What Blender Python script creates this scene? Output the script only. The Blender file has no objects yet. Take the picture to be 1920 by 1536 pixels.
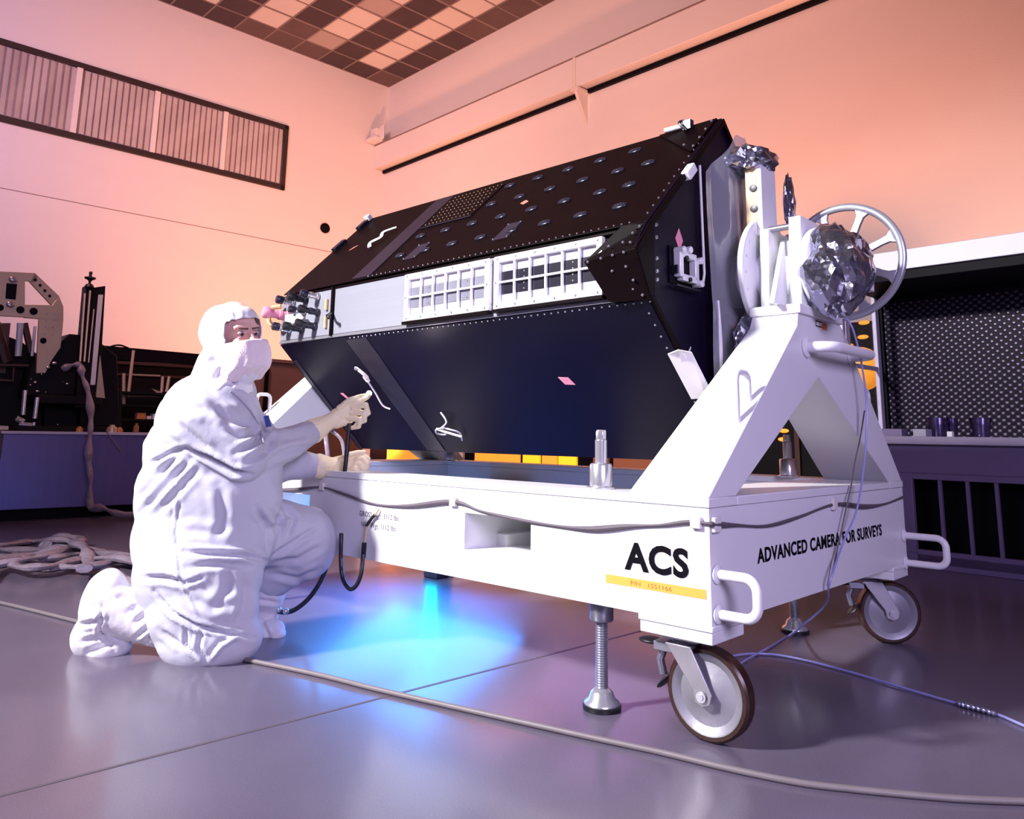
import bpy, math, random
import numpy as np
from mathutils import Vector, Matrix, noise
random.seed(7)
SC = bpy.context.scene
COL = SC.collection
# ------------------------------------------------------------------ camera (world: X along the cart, Y across it, Z up; origin on the floor under the cart's front corner)
CAM = np.array([1.107, -1.964, 0.80])
RT = np.array([0.7299, 0.6834, 0.0161]); FW = np.array([-0.6747, 0.7172, 0.1741])
RT /= np.linalg.norm(RT); FW -= RT * (FW @ RT); FW /= np.linalg.norm(FW); UP = np.cross(RT, FW)
FPX, CX, CY = 1474.56, 960.0, 556.23
cd = bpy.data.cameras.new('camera'); co = bpy.data.objects.new('camera', cd); COL.objects.link(co)
cd.sensor_fit = 'HORIZONTAL'; cd.sensor_width = 36.0; cd.lens = FPX / 1920 * 36
cd.shift_y = (CY - 768) / 1920.0
cd.clip_start = 0.05; cd.clip_end = 200
mw = Matrix.Identity(4)
for i in range(3):
    mw[i][0], mw[i][1], mw[i][2], mw[i][3] = RT[i], UP[i], -FW[i], CAM[i]
co.matrix_world = mw
SC.camera = co
# ------------------------------------------------------------------ world, lamps, exposure
SC.view_settings.view_transform = 'Standard'; SC.view_settings.look = 'None'
SC.view_settings.exposure = 0.0; SC.view_settings.gamma = 1.0; SC.view_settings.use_curve_mapping = False
W = bpy.data.worlds.new('world'); SC.world = W; W.use_nodes = True
W.node_tree.nodes['Background'].inputs[0].default_value = (0.34, 0.24, 0.66, 1)
W.node_tree.nodes['Background'].inputs[1].default_value = 0.13
YAW = math.atan2(-0.0537, 0.9986)
RA = np.array([0.0537, 0.9986, 0.0]); RB = np.array([-0.9986, 0.0537, 0.0]); ZV = np.array([0, 0, 1.0])   # room axes
def room(a, b, z=0.0): return RA * a + RB * b + ZV * z
def lamp(name, kind, loc, target, energy, color, size=0.5, size_y=None, spot=None, blend=0.5):
    l = bpy.data.lights.new(name, kind); l.energy = energy; l.color = color
    if kind == 'AREA':
        l.size = size
        if size_y: l.shape = 'RECTANGLE'; l.size_y = size_y
    else:
        l.shadow_soft_size = size
    if spot: l.spot_size = math.radians(spot); l.spot_blend = blend
    o = bpy.data.objects.new(name, l); COL.objects.link(o)
    o.location = loc
    if target is not None:
        o.rotation_euler = (Vector(target) - Vector(loc)).to_track_quat('-Z', 'Y').to_euler()
    return o
lamp('key_flash', 'AREA', (-3.0, -5.6, 4.6), (-1.5, 0.3, 0.9), 196, (1.0, 0.96, 0.98), 0.7).data.spread = math.radians(66)
lamp('camera_fill', 'AREA', (4.0, -2.6, 2.5), (-0.6, 0.6, 0.8), 72, (0.70, 0.60, 1.0), 1.6).data.spread = math.radians(100)
lamp('wall_flood_warm', 'SPOT', tuple(room(4.4, 8.2, 0.7)), tuple(room(6.6, 12.9, 4.2)), 1500, (1.0, 0.34, 0.15), 0.3, spot=125, blend=1.0)
lamp('wall_flood_right', 'SPOT', tuple(room(4.9, 4.2, 1.0)), tuple(room(7.6, 4.4, 4.6)), 1080, (1.0, 0.35, 0.19), 0.3, spot=135, blend=1.0)
lamp('wall_flood_bench', 'SPOT', tuple(room(5.0, 0.2, 1.2)), tuple(room(7.6, 0.0, 4.4)), 520, (1.0, 0.36, 0.20), 0.3, spot=130, blend=1.0)
lamp('high_flood_pink', 'AREA', tuple(room(-2.5, 4.5, 6.8)), tuple(room(6.0, 10.0, 5.0)), 290, (1.0, 0.50, 0.42), 1.5).data.spread = math.radians(110)
lamp('high_flood_violet', 'AREA', tuple(room(-5.0, 8.0, 6.5)), tuple(room(-1.0, 13.0, 5.0)), 110, (0.75, 0.50, 1.0), 1.5).data.spread = math.radians(110)
BLP = (-2.395, 1.165)
lamp('blue_pool_fill', 'AREA', (-2.05, 0.62, 0.30), (-2.05, 0.50, 0.0), 26, (0.05, 0.30, 1.0), 1.0, 0.8)  # broad light added under the cart to spread the blue floor pool
lamp('violet_pool_fill', 'AREA', (-1.0, 0.70, 0.30), (-1.0, 0.60, 0.0), 1.4, (0.75, 0.30, 0.85), 0.7, 0.6)  # light added under the cart to tint the floor violet
lamp('mesh_glint_light', 'AREA', tuple(room(3.85, -0.62, 1.88)), tuple(room(4.36, -0.35, 1.45)), 3.2, (0.85, 0.80, 1.0), 0.12, 0.6)  # added out-of-frame light, brightens the right end of the mesh back
lamp('tip_lamp', 'POINT', tuple(np.array([1.107, -1.964, 0.80]) + (np.array([-0.6747, 0.7172, 0.1741]) + np.array([0.7299, 0.6834, 0.0161]) * (696 - 960) / 1474.56 - np.array([0.107, -0.138, 0.985]) * (736 - 556.23) / 1474.56) * 3.46), None, 2.2, (1.0, 0.86, 0.92), 0.012)

# ------------------------------------------------------------------ helpers
def ray(px, py): return FW + RT * (px - CX) / FPX - UP * (py - CY) / FPX
def at(px, py, d): return CAM + ray(px, py) * d                         # sight line at forward distance d
def sight(px, py, p0, n):
    r = ray(px, py); n = np.array(n, float)
    return CAM + r * (((np.array(p0, float) - CAM) @ n) / (r @ n))
def onY(px, py, y): return sight(px, py, (0, y, 0), (0, 1, 0))
def onX(px, py, x): return sight(px, py, (x, 0, 0), (1, 0, 0))
def onZ(px, py, z=0.0): return sight(px, py, (0, 0, z), (0, 0, 1))
def onA(px, py, a): return sight(px, py, RA * a, RA)
def onB(px, py, b): return sight(px, py, RB * b, RB)
def pix(p):
    q = np.asarray(p, float) - CAM; z = q @ FW
    return CX + FPX * (q @ RT) / z, CY - FPX * (q @ UP) / z, z

MATS = {}
def mat(name, col, rough=0.5, metal=0.0, spec=0.5, bump=0.0, bscale=40.0, bstretch=(1, 1, 1), vary=0.0, vscale=8.0, emit=None, estr=0.0, coat=0.0, alpha=1.0, trans=0.0):
    m = bpy.data.materials.new(name); m.use_nodes = True; nt = m.node_tree; N = nt.nodes; L = nt.links
    p = N['Principled BSDF']
    p.inputs['Base Color'].default_value = (*col, 1); p.inputs['Roughness'].default_value = rough; p.inputs['Metallic'].default_value = metal
    p.inputs['Specular IOR Level'].default_value = spec; p.inputs['Coat Weight'].default_value = coat
    p.inputs['Alpha'].default_value = alpha; p.inputs['Transmission Weight'].default_value = trans
    if emit: p.inputs['Emission Color'].default_value = (*emit, 1); p.inputs['Emission Strength'].default_value = estr
    tc = N.new('ShaderNodeTexCoord'); mp = N.new('ShaderNodeMapping'); L.new(tc.outputs['Object'], mp.inputs[0]); mp.inputs['Scale'].default_value = bstretch
    if bump:
        t = N.new('ShaderNodeTexNoise'); t.inputs['Scale'].default_value = bscale; t.inputs['Detail'].default_value = 5
        L.new(mp.outputs[0], t.inputs['Vector'])
        b = N.new('ShaderNodeBump'); b.inputs['Strength'].default_value = bump; b.inputs['Distance'].default_value = 0.01
        L.new(t.outputs['Fac'], b.inputs['Height']); L.new(b.outputs[0], p.inputs['Normal'])
    if vary:
        t = N.new('ShaderNodeTexNoise'); t.inputs['Scale'].default_value = vscale; t.inputs['Detail'].default_value = 4
        L.new(mp.outputs[0], t.inputs['Vector'])
        mx = N.new('ShaderNodeMix'); mx.data_type = 'RGBA'
        mx.inputs[6].default_value = (*[c * (1 - vary) for c in col], 1); mx.inputs[7].default_value = (*[min(1, c * (1 + vary)) for c in col], 1)
        L.new(t.outputs['Fac'], mx.inputs[0]); L.new(mx.outputs[2], p.inputs['Base Color'])
    MATS[name] = m
    return m
M = MATS
mat('wall_paint', (0.80, 0.78, 0.76), 0.75, bump=0.12, bscale=30, bstretch=(1, 1, 3), vary=0.03, vscale=1.2)
mat('ceil_dark', (0.075, 0.05, 0.055), 0.8, bump=0.2, bscale=30, vary=0.15, vscale=3)
mat('ceil_brown', (0.14, 0.095, 0.09), 0.8, bump=0.2, bscale=30, vary=0.15, vscale=3)
mat('ceil_light', (0.78, 0.74, 0.68), 0.7, vary=0.04, vscale=2)
mat('ceil_mid', (0.50, 0.43, 0.40), 0.7, vary=0.05, vscale=2)
mat('ceil_grid', (0.26, 0.20, 0.18), 0.6)
mat('cart_white', (0.76, 0.76, 0.78), 0.38, bump=0.03, bscale=120, vary=0.015)
mat('cart_inner', (0.80, 0.80, 0.81), 0.45, vary=0.03)
mat('letter_black', (0.004, 0.003, 0.006), 0.6, spec=0.08)
mat('letter_grey', (0.10, 0.09, 0.12), 0.6)
mat('letter_gold', (0.45, 0.22, 0.05), 0.6)
mat('label_yellow', (0.80, 0.42, 0.07), 0.5, vary=0.04, vscale=30)
mat('black_panel', (0.0040, 0.0014, 0.0020), 0.45, spec=0.07, bump=0.03, bscale=90, vary=0.2)
mat('navy_panel', (0.0045, 0.0022, 0.013), 0.40, spec=0.12, bump=0.03, bscale=90, vary=0.2, vscale=6)
mat('strip_panel', (0.018, 0.013, 0.024), 0.35, spec=0.3, vary=0.1)
mat('clip_dark', (0.016, 0.016, 0.030), 0.28, spec=0.45)
mat('screw', (0.40, 0.38, 0.44), 0.3, metal=0.7)
mat('silver_band', (0.36, 0.37, 0.43), 0.33, metal=0.35, bump=0.04, bscale=60, bstretch=(0.05, 1, 12), vary=0.06, vscale=5)
mat('silver_trim', (0.5, 0.5, 0.55), 0.3, metal=0.7)
mat('vent_frame', (0.90, 0.88, 0.89), 0.4, vary=0.02)
mat('vent_back_grey', (0.20, 0.20, 0.25), 0.4, metal=0.3, vary=0.1, vscale=20)
mat('vent_back_white', (0.56, 0.55, 0.62), 0.45, vary=0.05)
mat('vent_back_dark', (0.012, 0.010, 0.02), 0.25, spec=0.6)
mat('pink_sticker', (0.85, 0.30, 0.42), 0.6, vary=0.05, vscale=50)
mat('salmon_sticker', (0.80, 0.22, 0.16), 0.6)
mat('white_tag', (0.88, 0.85, 0.86), 0.6, bump=0.1, bscale=30)
mat('cord_white', (0.75, 0.70, 0.72), 0.6)
mat('chrome', (0.66, 0.66, 0.70), 0.24, metal=0.75, vary=0.06)
mat('steel', (0.36, 0.36, 0.42), 0.36, metal=0.85, vary=0.12, vscale=20)
mat('steel_dull', (0.42, 0.40, 0.44), 0.42, metal=0.75, vary=0.35, vscale=9, bump=0.05)
mat('wheel_hub', (0.30, 0.29, 0.34), 0.45, metal=0.45, vary=0.4, vscale=7, bump=0.1, bscale=30)
mat('tyre_brown', (0.030, 0.009, 0.005), 0.32, vary=0.2)
mat('rubber_black', (0.008, 0.008, 0.010), 0.45)
mat('alu_plate', (0.56, 0.44, 0.34), 0.38, metal=0.55, vary=0.12, vscale=6, bump=0.03, bscale=60)
mat('alu_white', (0.80, 0.80, 0.84), 0.3, metal=0.2)
mat('tan_plate', (0.50, 0.36, 0.19), 0.45, vary=0.08)
mat('brown_panel', (0.20, 0.10, 0.085), 0.55, vary=0.1, vscale=2)
mat('dark_gear', (0.006, 0.0045, 0.006), 0.5, spec=0.15, vary=0.3)
mat('dark_gear_red', (0.06, 0.02, 0.015), 0.45, vary=0.3)
mat('bench_steel', (0.17, 0.15, 0.36), 0.30, metal=0.6, bump=0.03, bscale=30, bstretch=(30, 30, 0.6), vary=0.10, vscale=1.5)
mat('bench_light', (0.52, 0.48, 0.62), 0.4, metal=0.2, vary=0.05)
mat('bench_purple', (0.16, 0.12, 0.24), 0.5, vary=0.1, vscale=3)
mat('bench_black', (0.004, 0.003, 0.006), 0.5, spec=0.08)
mat('hood_light', (0.78, 0.78, 0.84), 0.45, vary=0.03)
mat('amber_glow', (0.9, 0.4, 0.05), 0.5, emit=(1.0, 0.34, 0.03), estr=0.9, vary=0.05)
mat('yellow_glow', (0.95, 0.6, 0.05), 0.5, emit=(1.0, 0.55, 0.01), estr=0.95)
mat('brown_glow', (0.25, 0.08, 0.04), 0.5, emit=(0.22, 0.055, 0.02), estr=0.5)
mat('suit', (0.55, 0.55, 0.63), 0.7, spec=0.25, bump=0.10, bscale=55, vary=0.02)
mat('suit_boot', (0.70, 0.68, 0.72), 0.65, spec=0.3, bump=0.14, bscale=60, vary=0.03)
mat('hood_cloth', (0.78, 0.77, 0.82), 0.7, spec=0.25, bump=0.08, bscale=60)
mat('mask_cloth', (0.88, 0.76, 0.79), 0.75, spec=0.2, bump=0.25, bscale=90, vary=0.06, vscale=30)
mat('skin', (0.80, 0.47, 0.40), 0.55, spec=0.3, vary=0.08, vscale=30)
mat('brow', (0.16, 0.08, 0.06), 0.7)
mat('eye_white', (0.34, 0.30, 0.31), 0.25)
mat('eye_dark', (0.012, 0.008, 0.010), 0.15)
mat('glove', (0.97, 0.84, 0.56), 0.6, spec=0.3, bump=0.12, bscale=70, vary=0.06, vscale=20)
mat('badge_blue', (0.04, 0.06, 0.25), 0.4)
mat('cable_black', (0.012, 0.011, 0.018), 0.4)
mat('wheel_silver', (0.42, 0.43, 0.48), 0.32, metal=0.55, vary=0.05)
mat('cable_grey', (0.17, 0.145, 0.155), 0.5, vary=0.1, vscale=30)
mat('cable_dark', (0.05, 0.035, 0.05), 0.5)
mat('tube_blue', (0.30, 0.30, 0.62), 0.35)
mat('strap_grey', (0.10, 0.08, 0.10), 0.6, bump=0.2, bscale=60)
mat('tape_clear', (0.72, 0.68, 0.66), 0.5)
mat('hose_film', (0.27, 0.22, 0.28), 0.25, bump=0.9, bscale=34, vary=0.6, vscale=9)
mat('tip_glow', (1, 1, 1), 0.4, emit=(1.0, 0.95, 0.90), estr=60.0)
mat('blue_glow', (0.0, 0.5, 0.6), 0.4, emit=(0.0, 0.80, 1.0), estr=7.0)
mat('blind_cream', (0.82, 0.78, 0.74), 0.6, vary=0.05)
mat('blind_grey', (0.40, 0.36, 0.40), 0.6, vary=0.05)
mat('frame_dark', (0.030, 0.018, 0.018), 0.5)
mat('sticker_orange', (0.85, 0.20, 0.05), 0.5)
mat('lamp_blue_case', (0.02, 0.02, 0.03), 0.5)
mat('box_grey', (0.36, 0.34, 0.42), 0.5)

def mixglass(name, col, gcol, fac, rough, bump=0.0, bscale=10.0, stretch=(1, 1, 1), diff=0.0):     # thin clear film: mostly see-through with a glossy sheen
    m = bpy.data.materials.new(name); m.use_nodes = True; nt = m.node_tree; N = nt.nodes; L = nt.links
    N.remove(N['Principled BSDF']); out = N['Material Output']
    t = N.new('ShaderNodeBsdfTransparent'); t.inputs[0].default_value = (*col, 1)
    g = N.new('ShaderNodeBsdfGlossy'); g.inputs[0].default_value = (*gcol, 1); g.inputs['Roughness'].default_value = rough
    mx = N.new('ShaderNodeMixShader'); mx.inputs[0].default_value = fac
    L.new(t.outputs[0], mx.inputs[1]); L.new(g.outputs[0], mx.inputs[2]); L.new(mx.outputs[0], out.inputs[0])
    if diff:
        df = N.new('ShaderNodeBsdfDiffuse'); df.inputs[0].default_value = (0.8, 0.8, 0.88, 1); m2 = N.new('ShaderNodeMixShader'); m2.inputs[0].default_value = diff
        L.new(mx.outputs[0], m2.inputs[1]); L.new(df.outputs[0], m2.inputs[2]); L.new(m2.outputs[0], out.inputs[0])
    if bump:
        tc = N.new('ShaderNodeTexCoord'); mp = N.new('ShaderNodeMapping'); L.new(tc.outputs['Object'], mp.inputs[0]); mp.inputs['Scale'].default_value = stretch
        x = N.new('ShaderNodeTexNoise'); x.inputs['Scale'].default_value = bscale; L.new(mp.outputs[0], x.inputs['Vector'])
        b = N.new('ShaderNodeBump'); b.inputs['Strength'].default_value = bump; b.inputs['Distance'].default_value = 0.02
        L.new(x.outputs['Fac'], b.inputs['Height']); L.new(b.outputs[0], g.inputs['Normal'])
    MATS[name] = m
mixglass('film', (0.66, 0.66, 0.74), (0.85, 0.88, 1.0), 0.30, 0.20, 0.25, 5.0, (1, 4, 0.3), diff=0.22)
mixglass('foil_film', (0.22, 0.22, 0.30), (0.62, 0.62, 0.74), 0.82, 0.16, 0.55, 16.0, diff=0.03)
mixglass('pane', (0.94, 0.93, 0.94), (0.9, 0.9, 0.95), 0.06, 0.05)
mixglass('cup_plastic', (0.55, 0.50, 0.70), (0.34, 0.30, 0.42), 0.25, 0.25)

def floor_mat():
    m = bpy.data.materials.new('floor_finish'); m.use_nodes = True; nt = m.node_tree; N = nt.nodes; L = nt.links; p = N['Principled BSDF']
    tc = N.new('ShaderNodeTexCoord')
    n1 = N.new('ShaderNodeTexNoise'); n1.inputs['Scale'].default_value = 220; n1.inputs['Detail'].default_value = 3; L.new(tc.outputs['Object'], n1.inputs['Vector'])
    n2 = N.new('ShaderNodeTexNoise'); n2.inputs['Scale'].default_value = 1.6; n2.inputs['Detail'].default_value = 4; L.new(tc.outputs['Object'], n2.inputs['Vector'])
    ad = N.new('ShaderNodeMath'); ad.operation = 'MULTIPLY_ADD'; ad.inputs[1].default_value = 0.5; L.new(n1.outputs['Fac'], ad.inputs[0]); 
    sc = N.new('ShaderNodeMath'); sc.operation = 'MULTIPLY'; sc.inputs[1].default_value = 0.5; L.new(n2.outputs['Fac'], sc.inputs[0]); L.new(sc.outputs[0], ad.inputs[2])
    r = N.new('ShaderNodeValToRGB'); r.color_ramp.elements[0].position = 0.3; r.color_ramp.elements[1].position = 0.7
    r.color_ramp.elements[0].color = (0.084, 0.070, 0.108, 1); r.color_ramp.elements[1].color = (0.152, 0.130, 0.188, 1)
    L.new(ad.outputs[0], r.inputs[0]); L.new(r.outputs[0], p.inputs['Base Color'])
    p.inputs['Roughness'].default_value = 0.42; p.inputs['Specular IOR Level'].default_value = 0.45; p.inputs['Coat Weight'].default_value = 0.55; p.inputs['Coat Roughness'].default_value = 0.17
    b = N.new('ShaderNodeBump'); b.inputs['Strength'].default_value = 0.06; b.inputs['Distance'].default_value = 0.004
    L.new(n1.outputs['Fac'], b.inputs['Height']); L.new(b.outputs[0], p.inputs['Normal'])
    MATS['floor_finish'] = m
floor_mat()
def mesh_mat():                                                         # expanded metal: staggered dark openings between bright strands
    m = bpy.data.materials.new('expanded_metal'); m.use_nodes = True; nt = m.node_tree; N = nt.nodes; L = nt.links; p = N['Principled BSDF']
    tc = N.new('ShaderNodeTexCoord'); sx = N.new('ShaderNodeSeparateXYZ'); L.new(tc.outputs['UV'], sx.inputs[0])
    def ma(op, a, b=None):
        n = N.new('ShaderNodeMath'); n.operation = op
        for k, v in enumerate((a, b)):
            if v is None: continue
            if isinstance(v, (int, float)): n.inputs[k].default_value = v
            else: L.new(v, n.inputs[k])
        return n.outputs[0]
    pr = ma('MULTIPLY', ma('COSINE', ma('MULTIPLY', sx.outputs[0], 2 * math.pi / 0.058)), ma('COSINE', ma('MULTIPLY', sx.outputs[1], 2 * math.pi / 0.048)))
    mr = N.new('ShaderNodeMapRange'); mr.inputs['From Min'].default_value = 0.0; mr.inputs['From Max'].default_value = -0.75; L.new(pr, mr.inputs['Value'])
    class br: outputs = {'Color': mr.outputs[0]}
    mx = N.new('ShaderNodeMix'); mx.data_type = 'RGBA'; mx.inputs[6].default_value = (0.006, 0.004, 0.010, 1); mx.inputs[7].default_value = (0.10, 0.08, 0.125, 1)
    L.new(br.outputs['Color'], mx.inputs[0]); L.new(mx.outputs[2], p.inputs['Base Color'])
    mm = N.new('ShaderNodeMath'); mm.operation = 'MULTIPLY'; mm.inputs[1].default_value = 0.8; L.new(br.outputs['Color'], mm.inputs[0]); L.new(mm.outputs[0], p.inputs['Metallic'])
    bp = N.new('ShaderNodeBump'); bp.inputs['Strength'].default_value = 0.6; bp.inputs['Distance'].default_value = 0.004; L.new(br.outputs['Color'], bp.inputs['Height']); L.new(bp.outputs[0], p.inputs['Normal'])
    p.inputs['Roughness'].default_value = 0.36; p.inputs['Specular IOR Level'].default_value = 0.06
    MATS['expanded_metal'] = m
mesh_mat()

class MB:
    def __init__(s): s.v = []; s.f = []; s.mi = []; s.uv = None
    def add(s, vs, fs, mi=0):
        o = len(s.v); s.v += [tuple(map(float, p)) for p in vs]; s.f += [tuple(o + i for i in f) for f in fs]; s.mi += [mi] * len(fs); return s
    def box(s, x0, x1, y0, y1, z0, z1, mi=0):
        return s.hexa([(x0, y0, z0), (x1, y0, z0), (x1, y1, z0), (x0, y1, z0), (x0, y0, z1), (x1, y0, z1), (x1, y1, z1), (x0, y1, z1)], mi)
    def hexa(s, p, mi=0): return s.add(p, [(0, 3, 2, 1), (4, 5, 6, 7), (0, 1, 5, 4), (1, 2, 6, 5), (2, 3, 7, 6), (3, 0, 4, 7)], mi)
    def rbox(s, a0, a1, b0, b1, z0, z1, mi=0):                          # box in room axes
        P = lambda a, b, z: room(a, b, z)
        return s.hexa([P(a0, b1, z0), P(a0, b0, z0), P(a1, b0, z0), P(a1, b1, z0), P(a0, b1, z1), P(a0, b0, z1), P(a1, b0, z1), P(a1, b1, z1)], mi)
    def obox(s, c, ax, h, mi=0):
        c = np.array(c, float); ax = [np.array(a, float) / np.linalg.norm(a) for a in ax]
        if np.cross(ax[0], ax[1]) @ ax[2] < 0: ax[2] = -ax[2]
        P = lambda i, j, k: c + ax[0] * h[0] * i + ax[1] * h[1] * j + ax[2] * h[2] * k
        return s.hexa([P(-1, -1, -1), P(1, -1, -1), P(1, 1, -1), P(-1, 1, -1), P(-1, -1, 1), P(1, -1, 1), P(1, 1, 1), P(-1, 1, 1)], mi)
    def prism(s, poly, ext, mi=0):
        poly = [np.array(p, float) for p in poly]; ext = np.array(ext, float); n = len(poly)
        nr = sum((np.cross(poly[i] - poly[0], poly[(i + 1) % n] - poly[0]) for i in range(1, n)), np.zeros(3))
        if nr @ ext > 0: poly = poly[::-1]
        vs = poly + [p + ext for p in poly]
        return s.add(vs, [tuple(range(n)), tuple(range(2 * n - 1, n - 1, -1))] + [(i, i + n, (i + 1) % n + n, (i + 1) % n) for i in range(n)], mi)
    def tube(s, pts, r, n=10, mi=0, cap=True, flat=1.0, flatdir=None):
        pts = [np.array(p, float) for p in pts]; m = len(pts); rs = r if hasattr(r, '__len__') else [r] * m
        T = [(pts[min(i + 1, m - 1)] - pts[max(i - 1, 0)]) for i in range(m)]; T = [t / (np.linalg.norm(t) + 1e-12) for t in T]
        u = np.array(flatdir, float) if flatdir is not None else (np.array([0, 0, 1.0]) if abs(T[0][2]) < 0.9 else np.array([1.0, 0, 0]))
        vs = []
        for i in range(m):
            u = u - T[i] * (u @ T[i]); u /= np.linalg.norm(u) + 1e-12; w = np.cross(T[i], u)
            for k in range(n):
                a = 2 * math.pi * k / n; vs.append(pts[i] + rs[i] * (math.cos(a) * u * flat + math.sin(a) * w))
        fs = [(i * n + k, i * n + (k + 1) % n, (i + 1) * n + (k + 1) % n, (i + 1) * n + k) for i in range(m - 1) for k in range(n)]
        if cap: fs += [tuple(range(n - 1, -1, -1)), tuple((m - 1) * n + k for k in range(n))]
        return s.add(vs, fs, mi)
    def lathe(s, prof, o, axis, n=32, mi=0, closed=False):              # prof: (radius, height) list
        ax = np.array(axis, float); ax /= np.linalg.norm(ax); o = np.array(o, float)
        u = np.cross(ax, [0, 0, 1.0]) if abs(ax[2]) < 0.9 else np.cross(ax, [1.0, 0, 0]); u /= np.linalg.norm(u); w = np.cross(ax, u)
        m = len(prof); vs = [o + ax * h + r * (math.cos(2 * math.pi * k / n) * u + math.sin(2 * math.pi * k / n) * w) for r, h in prof for k in range(n)]
        fs = [(i * n + k, i * n + (k + 1) % n, ((i + 1) % m) * n + (k + 1) % n, ((i + 1) % m) * n + k) for i in range(m if closed else m - 1) for k in range(n)]
        if not closed: fs += [tuple(range(n - 1, -1, -1)), tuple((m - 1) * n + k for k in range(n))]
        return s.add(vs, fs, mi)
    def cyl(s, p0, p1, r, n=20, mi=0):
        p0 = np.array(p0, float); p1 = np.array(p1, float); return s.lathe([(r, 0), (r, np.linalg.norm(p1 - p0))], p0, p1 - p0, n, mi)
    def ell(s, c, ax, r, n=20, mi=0):
        c = np.array(c, float); k = n // 2; vs = [c + ax[2] * r[2]]
        ax = [np.array(a, float) for a in ax]; vs = [c + ax[2] * r[2]]
        for i in range(1, k):
            t = math.pi * i / k
            for j in range(n):
                a = 2 * math.pi * j / n
                vs.append(c + ax[0] * r[0] * math.sin(t) * math.cos(a) + ax[1] * r[1] * math.sin(t) * math.sin(a) + ax[2] * r[2] * math.cos(t))
        vs.append(c - ax[2] * r[2]); fs = []
        for j in range(n): fs.append((0, 1 + j, 1 + (j + 1) % n)); fs.append((len(vs) - 1, len(vs) - 1 - n + (j + 1) % n, len(vs) - 1 - n + j))
        for i in range(k - 2):
            for j in range(n): fs.append((1 + i * n + j, 1 + (i + 1) * n + j, 1 + (i + 1) * n + (j + 1) % n, 1 + i * n + (j + 1) % n))
        return s.add(vs, fs, mi)
    def cap(s, p0, r0, p1, r1, n=16, mi=0):                             # tapered capsule
        p0 = np.array(p0, float); p1 = np.array(p1, float); d = p1 - p0; l = np.linalg.norm(d)
        prof = [(max(1e-4, r0 * math.cos(t)), r0 * math.sin(t)) for t in np.linspace(-math.pi / 2 + .02, 0, 6)] + [(max(1e-4, r1 * math.cos(t)), l + r1 * math.sin(t)) for t in np.linspace(0, math.pi / 2 - .02, 6)]
        return s.lathe(prof, p0, d, n, mi)

def root_loc(p):
    v = Vector((0, 0, 0))
    while p is not None: v = v + p.location; p = p.parent
    return v
def mesh_from(name, mb, loc):
    me = bpy.data.meshes.new(name); me.from_pydata([tuple(np.array(v) - np.array(loc)) for v in mb.v], [], mb.f); me.update()
    return me
def obj(name, mb, mats, parent=None, bevel=0.0, seg=2, ang=40, loc=None, flat=False, kind=None):
    ms = mats if isinstance(mats, (list, tuple)) else [mats]
    L0 = root_loc(parent) if parent is not None else Vector(loc if loc is not None else (0, 0, 0))
    me = mb if isinstance(mb, bpy.types.Mesh) else mesh_from(name, mb, L0)
    for m in ms: me.materials.append(M[m])
    if not isinstance(mb, bpy.types.Mesh):
        me.polygons.foreach_set('material_index', mb.mi)
        if mb.uv is not None:
            ul = me.uv_layers.new(name='uv')
            for li, lp in enumerate(me.loops): ul.data[li].uv = mb.uv[lp.vertex_index]
    me.polygons.foreach_set('use_smooth', [not flat] * len(me.polygons))
    if not flat: me.set_sharp_from_angle(angle=math.radians(ang))
    o = bpy.data.objects.new(name, me); COL.objects.link(o)
    if parent is not None: o.parent = parent
    elif not isinstance(mb, bpy.types.Mesh): o.location = L0
    if bevel:
        b = o.modifiers.new('edge', 'BEVEL'); b.width = bevel; b.segments = seg; b.limit_method = 'ANGLE'; b.angle_limit = math.radians(35); b.harden_normals = False
    if kind: o['kind'] = kind
    return o
def thing(name, label, cat, loc, group=None):
    o = bpy.data.objects.new(name, None); COL.objects.link(o); o.location = tuple(loc); o.empty_display_size = 0.1
    o['label'] = label; o['category'] = cat
    if group: o['group'] = group
    return o
def tag(o, label, cat, group=None):
    o['label'] = label; o['category'] = cat
    if group: o['group'] = group
    return o
def spline(pts, n=12):
    P = [np.array(p, float) for p in pts]; out = []
    for i in range(len(P) - 1):
        p0 = P[max(i - 1, 0)]; p1 = P[i]; p2 = P[i + 1]; p3 = P[min(i + 2, len(P) - 1)]
        for k in range(n):
            t = k / n; out.append(0.5 * ((2 * p1) + (-p0 + p2) * t + (2 * p0 - 5 * p1 + 4 * p2 - p3) * t * t + (-p0 + 3 * p1 - 3 * p2 + p3) * t ** 3))
    return out + [P[-1]]
def text_mesh(body, origin, xdir, ydir, width, height, thick=0.0008, bold=0.0, loc=(0, 0, 0)):
    cu = bpy.data.curves.new('text', 'FONT'); cu.body = body; cu.size = 1.0; cu.offset = bold; cu.space_character = 1.08; cu.resolution_u = 4
    o = bpy.data.objects.new('text', cu); COL.objects.link(o)
    dg = bpy.context.evaluated_depsgraph_get(); me = bpy.data.meshes.new_from_object(o.evaluated_get(dg))
    COL.objects.unlink(o); bpy.data.objects.remove(o)
    co_ = np.array([v.co[:] for v in me.vertices]); lo = co_.min(0); hi = co_.max(0)
    X = np.array(xdir, float); Y = np.array(ydir, float); Nn = np.cross(X, Y)
    faces = [tuple(p.vertices) for p in me.polygons]; bpy.data.meshes.remove(me)
    mb = MB(); q = [np.array(origin) + X * ((c[0] - lo[0]) / (hi[0] - lo[0]) * width) + Y * ((c[1] - lo[1]) / (hi[1] - lo[1]) * height) + Nn * thick for c in co_]
    mb.add(q, faces)
    return mb

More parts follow.
